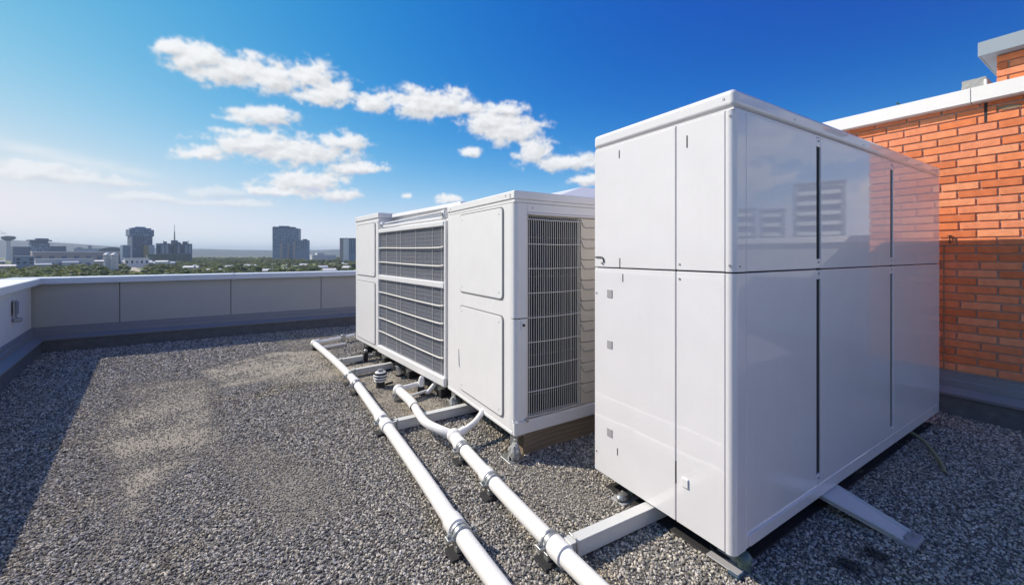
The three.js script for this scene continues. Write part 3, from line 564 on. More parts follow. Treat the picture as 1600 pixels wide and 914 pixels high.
// ------------------------------------------------------------------ pipes, struts and small fittings on the gravel
const PR = .045;
function clampOn(parent, x, y, z, turn, ground = true) {
  const g = sub(parent, 'pipe_clamp', x, y, z, turn);   // pipe runs along local z
  const ring = (dz) => new THREE.TorusGeometry(PR + .004, .007, 8, 24).scale(1, 1, 1.3).translate(0, 0, dz);
  mesh('band', [ring(-.016), ring(.016), new THREE.CylinderGeometry(PR + .005, PR + .005, .03, 24, 1, true).rotateX(Math.PI / 2)], M.zinc, g);
  mesh('lug', [rb(PR - .002, PR + .042, -.008, .008, -.024, .024, .004, 2), rb(-PR - .042, -PR + .002, -.008, .008, -.024, .024, .004, 2)], M.zinc, g);
  for (const s of [-1, 1]) mesh('bolt', [cyl(.007, .007, .05, 8).translate(s * (PR + .026), 0, 0), cyl(.0125, .0125, .011, 6).translate(s * (PR + .026), .016, 0), cyl(.0125, .0125, .011, 6).translate(s * (PR + .026), -.016, 0)], M.zinc, g);
  if (ground) { mesh('saddle', [rb(-.035, .035, -y + .018, -PR - .002, -.02, .02, .005, 2)], M.zinc, g); mesh('saddle_pad', rb(-.075, .075, -y, -y + .02, -.055, .055, .006, 2), M.rubber, g); }
  return g;
}
function coupling(parent, x, y, z, turn, len = .09, r = PR + .009) { const g = new THREE.LatheGeometry([[r - .012, -len / 2], [r - .002, -len / 2], [r, -len / 2 + .006], [r, len / 2 - .006], [r - .002, len / 2], [r - .012, len / 2]].map(([a, b]) => new THREE.Vector2(a, b)), 24).rotateX(Math.PI / 2); const m = mesh('coupling', g, M.pipe, parent); m.position.set(x, y, z); m.rotation.y = turn; return m; }
{
  const p = thing('water_pipe', 'long white pipe with clamps, leftmost on the gravel', 'pipe', [.91, 0, -1.0]);
  const w = (b, a, h = .1) => [b - .91, h, -a + 1.0];
  mesh('pipe', tube([w(.93, .2), w(.915, 1.0), w(.903, 1.97), w(.913, 2.6), w(.917, 3.64), w(.918, 4.5), w(.912, 5.15), w(.848, 6.16), w(.735, 7.42)], PR, 120, 20), M.pipe, p);
  mesh('elbow', [new THREE.SphereGeometry(PR + .014, 20, 14).translate(...w(.73, 7.46)), tube([w(.735, 7.40), w(.728, 7.47), w(.80, 7.52)], PR + .006, 12, 16)], M.pipe, p);
  mesh('branch_pipe', tube([w(.73, 7.47), w(.9, 7.55), w(1.15, 7.66), w(1.42, 7.80)], .03, 24, 14), M.pipe, p);
  mesh('lower_branch', tube([w(.80, 7.30, .04), w(1.0, 7.36, .04), w(1.22, 7.44, .04)], .022, 16, 10), M.pipe, p);
  mesh('branch_valve', [rb(...[w(1.22, 7.68)[0] - .04, w(1.22, 7.68)[0] + .04], .03, .16, 6.64, 6.72, .02, 2)], M.zinc, p);
  for (const [b, a, t] of [[.903, 1.97, 0], [.917, 3.64, 0], [.914, 4.83, 0], [.910, 5.22, .06]]) clampOn(p, ...w(b, a), t);
  coupling(p, ...w(.903, 2.06), 0); coupling(p, ...w(.917, 3.56), 0, .12); coupling(p, ...w(.917, 3.74), 0, .12); coupling(p, ...w(.915, 4.93), 0, .1);
  mesh('end_support', rb(w(.70, 0)[0], w(.77, 0)[0], 0, .055, 6.34, 6.44, .01, 2), M.rubber, p);
}
{
  const p = thing('water_pipe', 'white pipe with forked end running to the middle unit', 'pipe', [1.28, 0, -1.0]);
  const w = (b, a, h = .1) => [b - 1.28, h, -a + 1.0];
  mesh('pipe', tube([w(1.275, .2), w(1.278, 1.0), w(1.275, 1.67), w(1.289, 2.32), w(1.318, 2.93)], PR, 80, 20), M.pipe, p);
  mesh('fork_joint', [new THREE.SphereGeometry(.056, 20, 14).translate(...w(1.322, 3.03, .12)), tube([w(1.318, 2.90), w(1.320, 2.98, .11), w(1.322, 3.03, .12)], PR + .004, 10, 16), tube([w(1.322, 3.03, .12), w(1.38, 3.04, .126), w(1.43, 3.052, .134)], .034, 8, 14)], M.pipe, p);
  mesh('return_bend', tube([w(1.322, 3.04, .12), w(1.25, 3.14, .14), w(1.19, 3.32, .15), w(1.20, 3.55, .155), w(1.24, 3.85, .14), w(1.262, 4.35, .11)], .036, 48, 16), M.pipe, p);
  mesh('thick_sleeve', tube([w(1.222, 3.72, .147), w(1.243, 3.9, .138), w(1.262, 4.35, .11)], .044, 20, 18), M.pipe, p);
  mesh('riser_pipe', tube([w(1.33, 3.03, .12), w(1.44, 3.055, .135), w(1.56, 3.10, .165), w(1.67, 3.165, .215)], .025, 24, 12), M.pipe, p);
  mesh('elbow', new THREE.SphereGeometry(.06, 20, 14).translate(...w(1.262, 4.39, .11)), M.pipe, p);
  mesh('branch_pipe', tube([w(1.265, 4.39, .115), w(1.4, 4.42, .115), w(1.56, 4.47, .11)], .030, 14, 14), M.pipe, p);
  mesh('lower_branch', tube([w(1.29, 4.26, .06), w(1.42, 4.29, .06), w(1.58, 4.35, .06)], .016, 12, 10), M.pipe, p);
  mesh('drop_pipe', tube([w(1.57, 4.33, .04), w(1.61, 4.31, .09), w(1.66, 4.30, .15), w(1.72, 4.30, .22)], .026, 16, 12), M.pipe, p);
  const v = sub(p, 'valve', ...w(1.53, 4.42, 0)); mesh('valve_body', [cyl(.035, .04, .09, 16).translate(0, .05, 0), cyl(.045, .045, .014, 16).translate(0, .05, 0)], M.dark, v); mesh('valve_cap', new THREE.LatheGeometry([[0, .215], [.018, .205], [.034, .17], [.036, .10], [.03, .094], [0, .094]].map(([a, b]) => new THREE.Vector2(a, b)), 18), M.pipe, v);
  for (const [b, a, t] of [[1.275, 1.67, 0], [1.289, 2.32, -.03], [1.312, 2.82, -.05]]) clampOn(p, ...w(b, a), t);
  coupling(p, ...w(1.275, 1.60), 0, .1); coupling(p, ...w(1.290, 2.39), -.03, .08); coupling(p, ...w(1.316, 2.89), -.05, .07);
  const e = sub(p, 'elbow_base', ...w(1.262, 4.39, 0)); mesh('base_block', rb(-.06, .06, 0, .06, -.05, .05, .01, 2), M.zinc, e); mesh('base_bolt', cyl(.012, .012, .03, 6).translate(-.06, .07, .02), M.zinc, e);
}
function strut(from, to, h, w, label, end = true) {
  const [b0, a0] = from, [b1, a1] = to, L = Math.hypot(b1 - b0, a1 - a0), ang = Math.atan2(a1 - a0, b1 - b0);
  const t = thing('support_strut', label, 'strut', [b0, 0, -a0], ang, 'struts between the pipes and the units');
  const s = new THREE.Shape([[-w / 2, .018], [w / 2, .018], [w / 2, .018 + h], [-w / 2, .018 + h]].map(([x, y]) => new THREE.Vector2(x, y)));
  mesh('channel', [rb(0, L, .016, .018 + h, -w / 2, w / 2, .006, 2)], M.strut, t);
  mesh('top_flange', bx(.0, L, .018 + h + .0005, .018 + h + .0065, -w / 2 - .006, w / 2 + .006, .002), M.strut, t);
  mesh('end_cap', rb(-.014, -.001, .012, .018 + h + .004, -w / 2 - .004, w / 2 + .004, .004, 2), M.zinc, t);
  if (end) { mesh('end_shoe', rb(L - .10, L + .05, .0, .014, -w / 2 - .04, w / 2 + .04, .004, 2), M.rubber, t); mesh('shoe_bolt', [cyl(.014, .014, .03, 6).translate(L - .02, .026, w / 2 + .02), cyl(.014, .014, .03, 6).translate(L - .02, .026, -w / 2 - .02)], M.zinc, t); }
  mesh('u_bolt', tube([[.035, .02, -w / 2 - .014], [.035, .018 + h + .012, -w / 2 - .006], [.035, .018 + h + .018, 0], [.035, .018 + h + .012, w / 2 + .006], [.035, .02, w / 2 + .014]], .005, 24, 8), M.zinc, t);
  return t;
}
strut([1.345, 1.625], [2.30, 1.585], .085, .055, 'pale steel strut from the right pipe to the tall cabinet');
strut([.985, 3.63], [1.86, 3.64], .078, .06, 'long strut joining the left pipe to the middle unit');
strut([.975, 5.53], [1.52, 5.61], .07, .055, 'strut from the left pipe toward the netted unit, behind the striped vent');
strut([.91, 6.17], [1.26, 6.22], .07, .05, 'short strut with a black end block near the far pipe end');
{ const b = thing('strut_end_block', 'small dark clamp block at the end of the short far strut', 'block', [1.30, 0, -6.23]); mesh('block_body', rb(-.03, .03, 0, .13, -.04, .04, .012, 2), M.rubber, b); mesh('side_valve', [bar([.02, .07, 0], [.19, .06, -.02], .026), cyl(.035, .035, .06, 12).translate(.13, .09, -.015)], M.zinc, b); mesh('knob', new THREE.SphereGeometry(.03, 12, 8).translate(0, .15, 0), M.zinc, b); }
{ const v = thing('roof_vent', 'round black and white striped vent cap between the pipes', 'vent', [1.20, 0, -4.93]);
  mesh('stem', cyl(.045, .055, .07, 18).translate(0, .035, 0), M.dark, v);
  for (let k = 0; k < 4; k++) { const r = [.074, .082, .080, .062][k], y = .075 + k * .031; mesh('cap_ring', new THREE.LatheGeometry([[0, y - .002], [r - .006, y - .002], [r, y + .004], [r, y + .012], [r - .006, y + .017], [0, y + .017]].map(([a, b]) => new THREE.Vector2(a, b)), 26), M.pipe, v); if (k < 3) mesh('dark_gap', cyl(r - .006, r - .006, .014, 22).translate(0, y + .0242, 0), M.dark, v); }
  mesh('top_knob', rb(-.03, .03, .185, .215, -.02, .02, .01, 2), M.grey, v);
  mesh('side_lever', bar([.05, .03, .03], [.13, .05, .06], .014), M.dark, v); }
{ const d = thing('pipe_stub', 'short pale pipe stub with a black mouth beside the netted unit', 'pipe stub', [1.50, 0, -5.22]); mesh('stub', tube([[.03, .0, -.03], [.0, .07, 0], [-.03, .11, .02], [-.06, .12, .03]], .036, 16, 14), M.pipe, d); mesh('mouth', new THREE.CircleGeometry(.031, 18).rotateY(-Math.PI / 2 + .5).translate(-.0645, .121, .032), M.dark, d); mesh('collar', cyl(.055, .06, .03, 16).translate(.03, .015, -.03), M.rubber, d); }
{ const d = thing('anchor_foot', 'small galvanised anchor foot on the gravel by the tall cabinet', 'anchor', [2.02, 0, -1.83]); mesh('base_plate', bx(-.09, .06, .002, .014, -.05, .06, .003), M.grey, d); mesh('wing', [new THREE.SphereGeometry(.035, 14, 10).scale(1.5, .7, 1).translate(-.04, .03, 0), bar([-.09, .02, .01], [-.02, .045, -.02], .012)], M.zinc, d); mesh('post', [bar([.03, .01, 0], [.03, .12, 0], .02), cyl(.03, .03, .02, 6).translate(.03, .09, 0)], M.glassGreen, d); }

// ------------------------------------------------------------------ the land beyond the roof
const GY = -24;
{
  const map = dtex(512, 512, (u, v) => { const a = tile(u, v, 1.6, 2, 5), b = tile(u, v, 4, 8, 4), s = smooth(.12, .32, a + .4 * b); const k = 1 + .5 * b; return [(.11 * (1 - s) + .32 * s) * k, (.145 * (1 - s) + .29 * s) * k, (.06 * (1 - s) + .22 * s) * k]; }, true, 1 / 520);
  const g = new THREE.PlaneGeometry(24000, 24000, 1, 1).rotateX(-Math.PI / 2); prep(g);
  const m = mesh('ground', g, std({ color: 0xffffff, roughness: 1, map })); m.position.y = GY; structure(m); m.userData.label = 'wide green plain with bare earth patches';
}
{ // distant hills all the way round, higher beyond the left edge
  const N = 360, R = [4300, 5200, 6400, 7600], pos = [], idx = [];
  for (let i = 0; i <= N; i++) { const az = i / N * TAU, deg = (az * 180 / Math.PI + 180) % 360 - 180; const h = 52 + 40 * fbm(Math.cos(az) * 4, Math.sin(az) * 4, 2, 5) + 95 * Math.exp(-(((deg + 24) / 11) ** 2)) + 20 * Math.exp(-(((deg - 18) / 9) ** 2));
    [0, .72, 1, .6].forEach((k, j) => pos.push(Math.sin(az) * R[j], GY - (j ? 0 : 4) + (k ? k * (h + 22) : 0), -Math.cos(az) * R[j])); }
  for (let i = 0; i < N; i++) for (let j = 0; j < 3; j++) { const a = i * 4 + j, b = a + 4; idx.push(a, b, a + 1, b, b + 1, a + 1); }
  const g = new THREE.BufferGeometry(); g.setAttribute('position', new THREE.Float32BufferAttribute(pos, 3)); g.setIndex(idx); g.computeVertexNormals();
  const m = mesh('hills', g, std({ color: lin(.075, .10, .10), roughness: 1, side: THREE.DoubleSide })); structure(m); m.userData.label = 'low hazy hills on the horizon';
}
// --- buildings
const BM = {
  blue: std({ color: lin(.20, .28, .38), roughness: .7 }), slate: std({ color: lin(.13, .18, .25), roughness: .7 }), pale: std({ color: lin(.52, .55, .58), roughness: .75 }), pink: std({ color: lin(.38, .34, .33), roughness: .8 }),  // blue walls have the bluish haze of distance mixed into their colour
  tan: std({ color: lin(.42, .36, .20), roughness: .8 }), olive: std({ color: lin(.12, .15, .12), roughness: .85 }), white: std({ color: lin(.72, .72, .72), roughness: .6 }), roof: std({ color: lin(.10, .12, .14), roughness: .8 }),
  glass: std({ color: lin(.06, .085, .12), roughness: .15 }), glassPale: std({ color: lin(.30, .36, .42), roughness: .2 }), earth: std({ color: lin(.42, .37, .30), roughness: .95 }),
};
const winCache = {};
function winGeo(w, h) { const k = w.toFixed(2) + '_' + h.toFixed(2); return winCache[k] ??= prep(bx(-w / 2, w / 2, -h / 2, h / 2, -.35, .2, 0)); }
function windows(t, w, d, y0, y1, cols, rows, sides, wf = .5, hf = .55, mats = [BM.glass, BM.glassPale], lost = 0) {
  for (const s of sides) { const span = s % 2 ? d : w, cw = span / cols, ch = (y1 - y0) / rows, g = winGeo(cw * wf, ch * hf);
    for (let r = 0; r < rows; r++) for (let c = 0; c < cols; c++) { if (rnd() < lost) continue; const m = new THREE.Mesh(g, mats[rnd() < .75 ? 0 : 1]); m.name = 'window'; const u = -span / 2 + (c + .5) * cw, y = y0 + (r + .5) * ch; if (s === 0) m.position.set(u, y, d / 2); if (s === 1) { m.position.set(w / 2, y, u); m.rotation.y = Math.PI / 2; } if (s === 3) { m.position.set(-w / 2, y, u); m.rotation.y = -Math.PI / 2; } t.add(m); } }
}
const faceTurn = (x, z) => Math.atan2(-x, -z);           // front (+z) towards the roof
function block(name, label, cat, x, z, w, d, top, wall, opt = {}) {
  const t = thing(name, label, cat, [x, GY, z], faceTurn(x, z) + (opt.turn ?? 0), opt.group), H = top - GY;
  mesh('wall', bx(-w / 2, w / 2, 0, H, -d / 2, d / 2, .1), wall, t);
  mesh('roof', bx(-w / 2 - .6, w / 2 + .6, H, H + (opt.roof ?? 1.4), -d / 2 - .6, d / 2 + .6, .1), opt.roofMat ?? BM.roof, t);
  t.userData.H = undefined; delete t.userData.H;
  if (opt.sx) t.scale.set(opt.sx, 1, opt.sx);
  return [t, H];
}
{ // round-headed tower with its annexes
  const [t, H] = block('tower_block', 'dark blue-grey tower with flared top, left of the mast', 'tower', -261, -1345, 62, 40, 60, BM.slate, { turn: .25, roof: .5, sx: .66 });
  mesh('crown', [bx(-35, 35, H - 16, H + 1, -23, 23, 1), bx(-28, 28, H + 1.2, H + 5, -18, 18, 1), bx(-14, 14, H + 5.2, H + 8, -9, 9, .5)], BM.blue, t);
  windows(t, 70, 46, H - 15, H, 9, 3, [0, 3], .55, .5); windows(t, 62, 40, 36, H - 17, 8, 9, [0], .5, .5); windows(t, 62, 40, 36, H - 17, 5, 9, [3], .5, .5);
  mesh('stair_fin', bx(-33, -27, 0, H - 17, -22, -19, .2), BM.pale, t);
  mesh('annex', bx(-52, -31.2, 0, 46, -14, 16, .3), BM.blue, t); mesh('yellow_bay', bx(4, 17, 0, 46, -30, -20.2, .3), BM.tan, t); mesh('pale_bay', bx(17.2, 34, 0, 47, -32, -20.2, .3), BM.pale, t);
}
{ const [t, H] = block('factory_block', 'long low ribbed factory block right of the flared tower', 'factory', -190, -1310, 84, 34, 25, BM.blue, { turn: .1, roof: 1, sx: .8 });
  for (let k = 0; k <= 9; k++) mesh('rib', bx(-42 + k * 9.3 - .7, -42 + k * 9.3 + .7, 0, H + 2, -18.4, -17.05, .1), BM.slate, t);
  for (let k = 0; k < 9; k++) mesh('window_band', bx(-42 + k * 9.3 + 2, -42 + k * 9.3 + 7.6, 26, H - 4, -17.5, -17.05, 0), k % 3 ? BM.glassPale : BM.glass, t);
  for (const [x, w, h] of [[-22, 8, 5], [8, 14, 4], [27, 12, 6]]) mesh('roof_housing', bx(x - w / 2, x + w / 2, H + 1.1, H + 1.1 + h, -6, 6, .3), BM.slate, t);
  mesh('vent_stub', [bx(-26, -25, H + 1, H + 9, -1, 0, 0), bx(35, 36, H + 1, H + 10, -1, 0, 0)], BM.roof, t); }
{ const t = thing('radio_mast', 'thin lattice mast rising from the long factory block', 'mast', [-186, GY, -1288]);
  const legs = []; for (const [x, z] of [[-3, -3], [3, -3], [-3, 3], [3, 3]]) legs.push(bar([x, 0, z], [x * .12, 80, z * .12], .45, 5)); mesh('leg', legs[0], BM.roof, t); legs.slice(1).forEach((l) => mesh('leg', l, BM.roof, t));
  for (let y = 6; y < 78; y += 6) { const s = 3 * (1 - .88 * y / 80), s2 = 3 * (1 - .88 * (y + 6) / 80); mesh('brace', [bar([-s, y, s], [s2, y + 6, s2], .3, 4), bar([s, y, s], [-s2, y + 6, s2], .3, 4), bar([-s, y, s], [s, y, s], .3, 4), bar([-s, y, -s], [-s, y, s], .3, 4)], BM.roof, t); }
  mesh('antenna', bar([0, 79, 0], [0, 97, 0], .5, 6), BM.pale, t); mesh('base_house', bx(-6, 6, 48, 58, -6, 6, .2), BM.slate, t); }
{ const [t, H] = block('factory_hall', 'low olive green hall in front of the factory block', 'hall', -190, -1246, 98, 30, -1, BM.olive, { turn: .1, sx: .8, roof: .8, roofMat: BM.olive }); mesh('loading_door', [bx(-30, -22, 0, 8, -15.6, -15.05, 0)], BM.roof, t); for (let k = 0; k < 12; k++) mesh('wall_seam', bx(-46 + k * 8.3, -45.5 + k * 8.3, 0, H - 1, -15.4, -15.05, 0), BM.slate, t); }
{ const [t, H] = block('apartment_tower', 'broad blue-grey apartment tower standing above the trees', 'tower', 69, -1545, 92, 44, 84, BM.blue, { turn: -.22, roof: 1, sx: .84 });
  mesh('parapet_step', [bx(-46, -30, H + 1.1, H + 6, -20, 20, .3), bx(-26, 8, H + 1.1, H + 9, -16, 16, .3), bx(12, 30, H + 1.1, H + 6, -18, 18, .3)], BM.slate, t);
  windows(t, 92, 44, 34, H - 1, 12, 16, [0], .55, .5, [BM.glass, BM.glassPale], .12);
  windows(t, 92, 44, 34, H - 1, 5, 16, [1], .55, .5, [BM.glass, BM.glassPale], .1);
  for (const [x, w, m] of [[-15, 10, BM.pink], [10, 8, BM.pink], [28, 6, BM.slate]]) mesh('bay_shaft', bx(x - w / 2, x + w / 2, 0, H * .55, -23.6, -22.05, .1), m, t); }
{ const [t, H] = block('apartment_tower', 'smaller tower with tan corner beside the broad apartment tower', 'tower', 109, -1494, 46, 34, 44, BM.blue, { turn: -.3, roof: 1.2, sx: .88 }); windows(t, 46, 34, 34, H - 2, 6, 9, [0], .42, .75); mesh('tan_corner', bx(-24.5, -16, 0, H - 4, -18.5, -17.05, .1), BM.pink, t); mesh('roof_housing', bx(6, 18, H + 1.3, H + 5, -6, 6, .2), BM.slate, t); }
{ const [t, H] = block('apartment_tower', 'tower with a pale centre strip half hidden behind the netted unit', 'tower', 212, -1165, 66, 34, 42, BM.blue, { turn: -.15, roof: 1 }); mesh('pale_strip', bx(-24, -10, 0, H - 1, -18.2, -17.05, .1), BM.white, t); mesh('dark_strip', bx(-32.5, -25, 0, H - 1, -18, -17.05, .1), BM.pink, t); windows(t, 66, 34, 24, H - 2, 10, 12, [0], .5, .55, [BM.glass, BM.glass], .0); }
{ const [t, H] = block('office_block', 'blue office block with a wide stepped roof far left', 'office', -473, -1470, 42, 34, 26, BM.blue, { turn: .2, roof: 1, sx: .72 }); mesh('roof_deck_storey', [bx(-26, 26, H + 6, H + 9, -20, 20, .2), bx(-19, 18, H + 1.1, H + 5.9, -14, 14, .2), bx(-8, 20, H + 9.1, H + 13, -12, 12, .2)], BM.slate, t); windows(t, 42, 34, 24, H - 1, 7, 8, [0], .55, .55); mesh('side_wing', bx(21.2, 62, 0, H - 6, -12, 12, .2), BM.slate, t); mesh('side_wing', bx(-60, -21.2, 0, H - 8, -10, 12, .2), BM.slate, t); }
{ const t = thing('water_tower', 'dark mushroom-shaped water tower on the far left horizon', 'water tower', [-807, GY, -2265]); mesh('shaft', cyl(5, 7, 78, 14).translate(0, 39, 0), BM.pale, t); mesh('tank', new THREE.LatheGeometry([[5, 72], [17, 80], [19, 86], [14, 90], [0, 92]].map(([a, b]) => new THREE.Vector2(a, b)), 20), BM.roof, t); }
{ const t = thing('tower_crane', 'faint thin crane on the far left horizon', 'crane', [-850, GY, -2290]); mesh('crane_mast', [bar([0, 0, 0], [0, 118, 0], 1, 4)], BM.pale, t); mesh('jib', [bar([-14, 100, 0], [30, 100, 0], .8, 4), bar([0, 118, 0], [28, 100, 0], .5, 4)], BM.pale, t); }
{ const [t] = block('warehouse', 'long white-roofed warehouse below the office block', 'warehouse', -366, -1345, 150, 30, 4, BM.pink, { turn: .15, roof: 2.2, roofMat: BM.white }); for (let k = 0; k < 8; k++) mesh('door', bx(-70 + k * 19, -62 + k * 19, 0, 20, -15.4, -15.05, 0), BM.slate, t); }
{ const [t] = block('warehouse', 'second pale warehouse nearer than the long white-roofed one', 'warehouse', -300, -1030, 70, 24, -9, BM.pale, { turn: .1, roof: 1.2, roofMat: BM.pale }); for (let k = 0; k < 6; k++) mesh('door', bx(-31 + k * 11, -25 + k * 11, 0, 9, -12.4, -12.05, 0), BM.slate, t); }
{ const [t] = block('shed', 'small blue-grey shed with flat pale roof at the left', 'shed', -327, -967, 20, 12, -3, BM.blue, { roof: .8, roofMat: BM.white }); windows(t, 20, 12, 8, 19, 3, 2, [0], .5, .6); }
{ const t = thing('dome_hall', 'dark arched hall left of the flared tower', 'hall', [-445, GY, -1923], faceTurn(-445, -1923)); mesh('arched_roof', cyl(40, 40, 60, 28).rotateX(Math.PI / 2).scale(1, .62, 1).translate(0, 22, 0), BM.roof, t); mesh('base', bx(-42, 42, 0, 24, -31, 31, .2), BM.slate, t); }
for (const [x, z, l] of [[-171, -718, 'left one of two ribbed metal silos beyond the parapet'], [-163, -713, 'right one of two ribbed metal silos beyond the parapet']]) {
  const t = thing('silo', l, 'silo', [x, GY, z], 0, 'ribbed metal silos'); mesh('drum', cyl(3.4, 3.4, 23, 20).translate(0, 12.5, 0), M.strut, t); for (let k = 0; k < 6; k++) mesh('hoop', new THREE.TorusGeometry(3.5, .35, 6, 20).rotateX(Math.PI / 2).translate(0, 3.5 + k * 4, 0), BM.white, t); mesh('cone_cap', new THREE.ConeGeometry(3.9, 3, 18).translate(0, 25.6, 0), BM.white, t); mesh('base_slab', bx(-4.2, 4.2, 0, 1, -4.2, 4.2, .1), BM.slate, t); }
{ const [t] = block('pump_house', 'white pump house at the foot of the flared tower', 'pump house', -204, -1025, 34, 16, -8, BM.white, { turn: .1, roof: 1, roofMat: BM.pale }); windows(t, 34, 16, 5, 14, 5, 1, [0], .4, .6); }
{ const [t] = block('skyline_block', 'faint low skyline block in front of the hills', 'building', -803, -3086, 120, 40, 26, BM.blue, { roof: 2 }); mesh('tower_part', bx(-8, 6, 50, 68, -10, 10, .3), BM.slate, t); mesh('tower_part', bx(-50, -30, 50, 58, -10, 10, .3), BM.slate, t); }
{ const [t] = block('warehouse', 'pale angled warehouse right of the two apartment towers', 'warehouse', 160, -1380, 70, 26, -4, BM.pale, { turn: .3, roof: 1.2, roofMat: BM.white }); mesh('gable', bx(-20, 0, 20.5, 27, -10, 10, .2), BM.pale, t); }
{ // scattered sheds, too far to tell apart
  const put = (x, z, w, h, m, group, label) => { const t = thing('far_shed', label, 'shed', [x, GY, z], faceTurn(x, z) + rr(-.5, .5), group); mesh('wall', bx(-w / 2, w / 2, 0, h, -5, 5, .05), m, t); mesh('roof', new ConvexGeometry([V(-w / 2 - .5, h, 5.5), V(w / 2 + .5, h, 5.5), V(-w / 2 - .5, h, -5.5), V(w / 2 + .5, h, -5.5), V(-w / 2, h + 2.2, 0), V(w / 2, h + 2.2, 0)]), rnd() < .6 ? BM.white : BM.pale, t); };
  const polar = (az, r) => [Math.sin(az * Math.PI / 180) * r, -Math.cos(az * Math.PI / 180) * r];
  for (let i = 0; i < 34; i++) { const [x, z] = polar(rr(-21, -8.5), rr(1000, 1700)); put(x, z, rr(14, 40), rr(5, 11), [BM.pale, BM.blue, BM.pink][i % 3], 'sheds of the industrial yard', 'small shed in the hazy industrial yard on the left'); }
  for (let i = 0; i < 26; i++) { const [x, z] = polar(rr(-7, 13), rr(560, 900)); put(x, z, rr(8, 18), rr(3.5, 6), [BM.white, BM.pink, BM.earth][i % 3], 'cottages among the trees', 'small pale cottage among the trees beyond the parapet'); }
}
{ // bare earth track
  const t = new THREE.Shape([[-136, 660], [-128, 690], [-205, 1020], [-214, 1010]].map(([x, y]) => new THREE.Vector2(x, y)));
  const m = mesh('dirt_track', new THREE.ShapeGeometry(t).rotateX(-Math.PI / 2).translate(0, GY + .15, 0), BM.earth); structure(m); m.userData.label = 'pale dirt track leading to the factory';
}
// --- open fields between the woods
const fields = [[-4.5, 640, 34, 70, 0], [3.5, 700, 60, 60, 1], [9.5, 640, 40, 55, 2], [-8, 560, 22, 45, 1], [-15, 590, 40, 40, 2], [7, 960, 90, 90, 0], [-1.5, 1020, 70, 110, 2], [12, 860, 50, 80, 1]].map(([az, r, w, d, m]) => ({ x: Math.sin(az * Math.PI / 180) * r, z: -Math.cos(az * Math.PI / 180) * r, turn: -az * Math.PI / 180, w, d, m }));
{
  const mats = [[.17, .21, .07], [.33, .29, .20], [.24, .26, .11]].map(([r, g, b]) => std({ color: lin(r, g, b), roughness: 1 }));
  fields.forEach((f, i) => { const sh = new THREE.Shape(); for (let k = 0; k < 24; k++) { const t = k / 24 * TAU, q = 1 + .25 * n3(Math.cos(t) * 2, Math.sin(t) * 2, i * 3.1); sh[k ? 'lineTo' : 'moveTo'](Math.cos(t) * f.w * q, Math.sin(t) * f.d * q); }
    const m = mesh('field', new THREE.ShapeGeometry(sh).rotateX(-Math.PI / 2), mats[f.m]); m.position.set(f.x, GY + .08 + i * .012, f.z); m.rotation.y = f.turn; structure(m); m.userData.label = 'open field between the woods'; });
}
const inField = (x, z) => fields.some((f) => { const c = Math.cos(f.turn), q = Math.sin(f.turn), dx = x - f.x, dz = z - f.z; return ((dx * c - dz * q) / f.w) ** 2 + ((dx * q + dz * c) / f.d) ** 2 < 1; });
// --- trees
const leafMats = [lin(.08, .12, .04), lin(.10, .14, .045), lin(.065, .10, .045)].map((c) => new THREE.MeshPhysicalMaterial({ color: c, roughness: .95, transmission: .5, thickness: 0, side: THREE.DoubleSide }));
function crownGeo(n, rx, ry, cy, sz) {
  const gs = [];
  for (let i = 0; i < n; i++) {
    const u = rr(-1, 1), ph = rr(0, TAU), q = Math.sqrt(1 - u * u), k = .45 + .55 * Math.cbrt(rnd()), lump = 1 + .22 * Math.sin(ph * 3 + u * 4);
    const g = new THREE.PlaneGeometry(sz * rr(.7, 1.3), sz * rr(.6, 1.1), 1, 1); g.rotateX(rr(-1.2, 1.2)); g.rotateY(rr(0, TAU)); g.rotateZ(rr(-.8, .8));
    g.translate(Math.cos(ph) * q * rx * k * lump, cy + u * ry * k, Math.sin(ph) * q * rx * k * lump); gs.push(prep(g));
  }
  return mergeGeometries(gs);
}
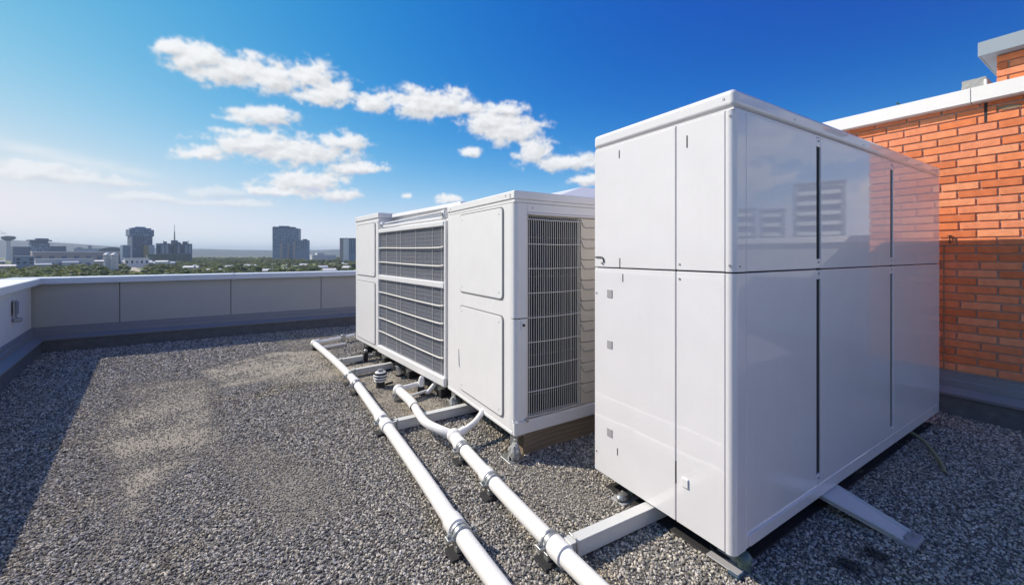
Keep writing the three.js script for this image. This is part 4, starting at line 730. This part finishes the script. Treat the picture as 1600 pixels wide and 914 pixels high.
{
  const trunkM = std({ color: lin(.10, .075, .05), roughness: 1 });
  const polar = (az, r) => [Math.sin(az * Math.PI / 180) * r, -Math.cos(az * Math.PI / 180) * r];
  const o = new THREE.Object3D(), c = new THREE.Color();
  const crown = mergeGeometries([crownGeo(64, 4.6, 4.6, 6.6, 2.7), prep(cyl(.25, .4, 4, 5).translate(0, 2, 0))]);
  const list = [];
  const clear = [[-261, -1345, 75], [-190, -1246, 66], [69, -1545, 60], [109, -1494, 40], [212, -1165, 45], [-473, -1470, 70], [-366, -1345, 85], [-300, -1030, 42], [-327, -967, 16], [-167, -716, 11], [-204, -1025, 24], [160, -1380, 42]];
  for (let i = 0; i < 26000 && list.length < 9000; i++) {
    const az = rr(-24, 24), r = 455 * Math.exp(rnd() * 1.7), [x, z] = polar(az, r);
    const dns = .17 + 2.9 * fbm(x * .007, z * .007, 2, 3) + (az > -6 ? .35 : 0) - (az < -8 && r > 960 ? .55 : 0) + (az < -8 && r < 900 ? .3 : 0) - smooth(900, 2400, r) * .12;
    if (rnd() > dns) continue;
    if (clear.some(([cx, cz, k]) => (x - cx) ** 2 + (z - cz) ** 2 < k * k)) continue;
    if (Math.abs((x + 132) - (z + 675) * .21) < 9 && z < -655 && z > -1030) continue;
    if (inField(x, z) && rnd() < .93) continue;
    list.push([x, z]);
  }
  const im = new THREE.InstancedMesh(crown, new THREE.MeshPhysicalMaterial({ color: 0xffffff, roughness: .95, transmission: .5, thickness: 0, side: THREE.DoubleSide }), list.length);
  list.forEach(([x, z], i) => { const s = rr(.3, .85); o.position.set(x, GY, z); o.rotation.set(0, rr(0, TAU), 0); o.scale.set(s * rr(.9, 1.3), s * rr(.75, 1.15), s * rr(.9, 1.3)); o.updateMatrix(); im.setMatrixAt(i, o.matrix); const k = rr(.75, 1.35), y = rnd(); c.setRGB(.115 * k * (1 + .6 * y), .16 * k * (1 + .22 * y), .05 * k); im.setColorAt(i, c); });
  im.name = 'woodland'; scene.add(im); stuff(im); tag(im, 'green woodland spreading over the plain beyond the parapet', 'woodland');
  // a few single trees in the first row
  const crowns = [crownGeo(170, 4.8, 5, 7, 1.9), crownGeo(170, 5.6, 4.4, 6.4, 2), crownGeo(150, 4, 5.6, 7.6, 1.8)];
  [-19.3, -17.2, -13.6, -9.4, -5.6, -2.1, 1.9, 5.2, 8.4, 11.6].forEach((az, i) => {
    const [x, z] = polar(az, rr(500, 560)), t = thing('tree', 'round leafy tree in the first row beyond the parapet', 'tree', [x, GY, z], rr(0, TAU), 'first row of trees beyond the parapet');
    mesh('trunk', [cyl(.22, .42, 4.5, 7).translate(0, 2.2, 0), bar([0, 3.8, 0], [1.6, 6.6, .6], .14, 5), bar([0, 3.6, 0], [-1.5, 6.4, -.7], .14, 5)], trunkM, t);
    const cr = new THREE.Mesh(crowns[i % 3], leafMats[i % 3]); cr.name = 'crown'; cr.castShadow = true; t.add(cr); const s = rr(.6, .9); t.scale.setScalar(s);
  });
}
// --- blocks behind the viewer that the glossy cabinet mirrors
function mirrored(label, x, z, w, top, floors) {
  const [t, H] = block('balcony_block', label, 'building', x, z, w, 12, top, BM.pale, { roof: .6 });
  for (let k = 0; k < floors; k++) { mesh('balcony_slab', bx(-w / 2 + .6, w / 2 - .6, 22 + k * 2.9, 23.1 + k * 2.9, -7.4, -6.05, .05), BM.pale, t); mesh('window_band', bx(-w / 2 + .9, w / 2 - .9, 23.2 + k * 2.9, 24.6 + k * 2.9, -6.3, -6.05, 0), BM.glass, t); }
  for (const s of [-1, 1]) mesh('side_wall', bx(s * (w / 2) - .5, s * (w / 2) + .5, 20, H - .5, -7.6, -6.1, .05), BM.slate, t);
}
mirrored('left balcony block behind the viewer, mirrored in the tall cabinet', 128, 66.5, 5.6, 14.5, 6);
mirrored('middle balcony block behind the viewer, mirrored in the tall cabinet', 137, 62.5, 5.6, 14.5, 6);
mirrored('tallest dark-edged block behind the viewer, mirrored in the tall cabinet', 141, 51.5, 11, 21.5, 8);

renderer.render(scene, camera);
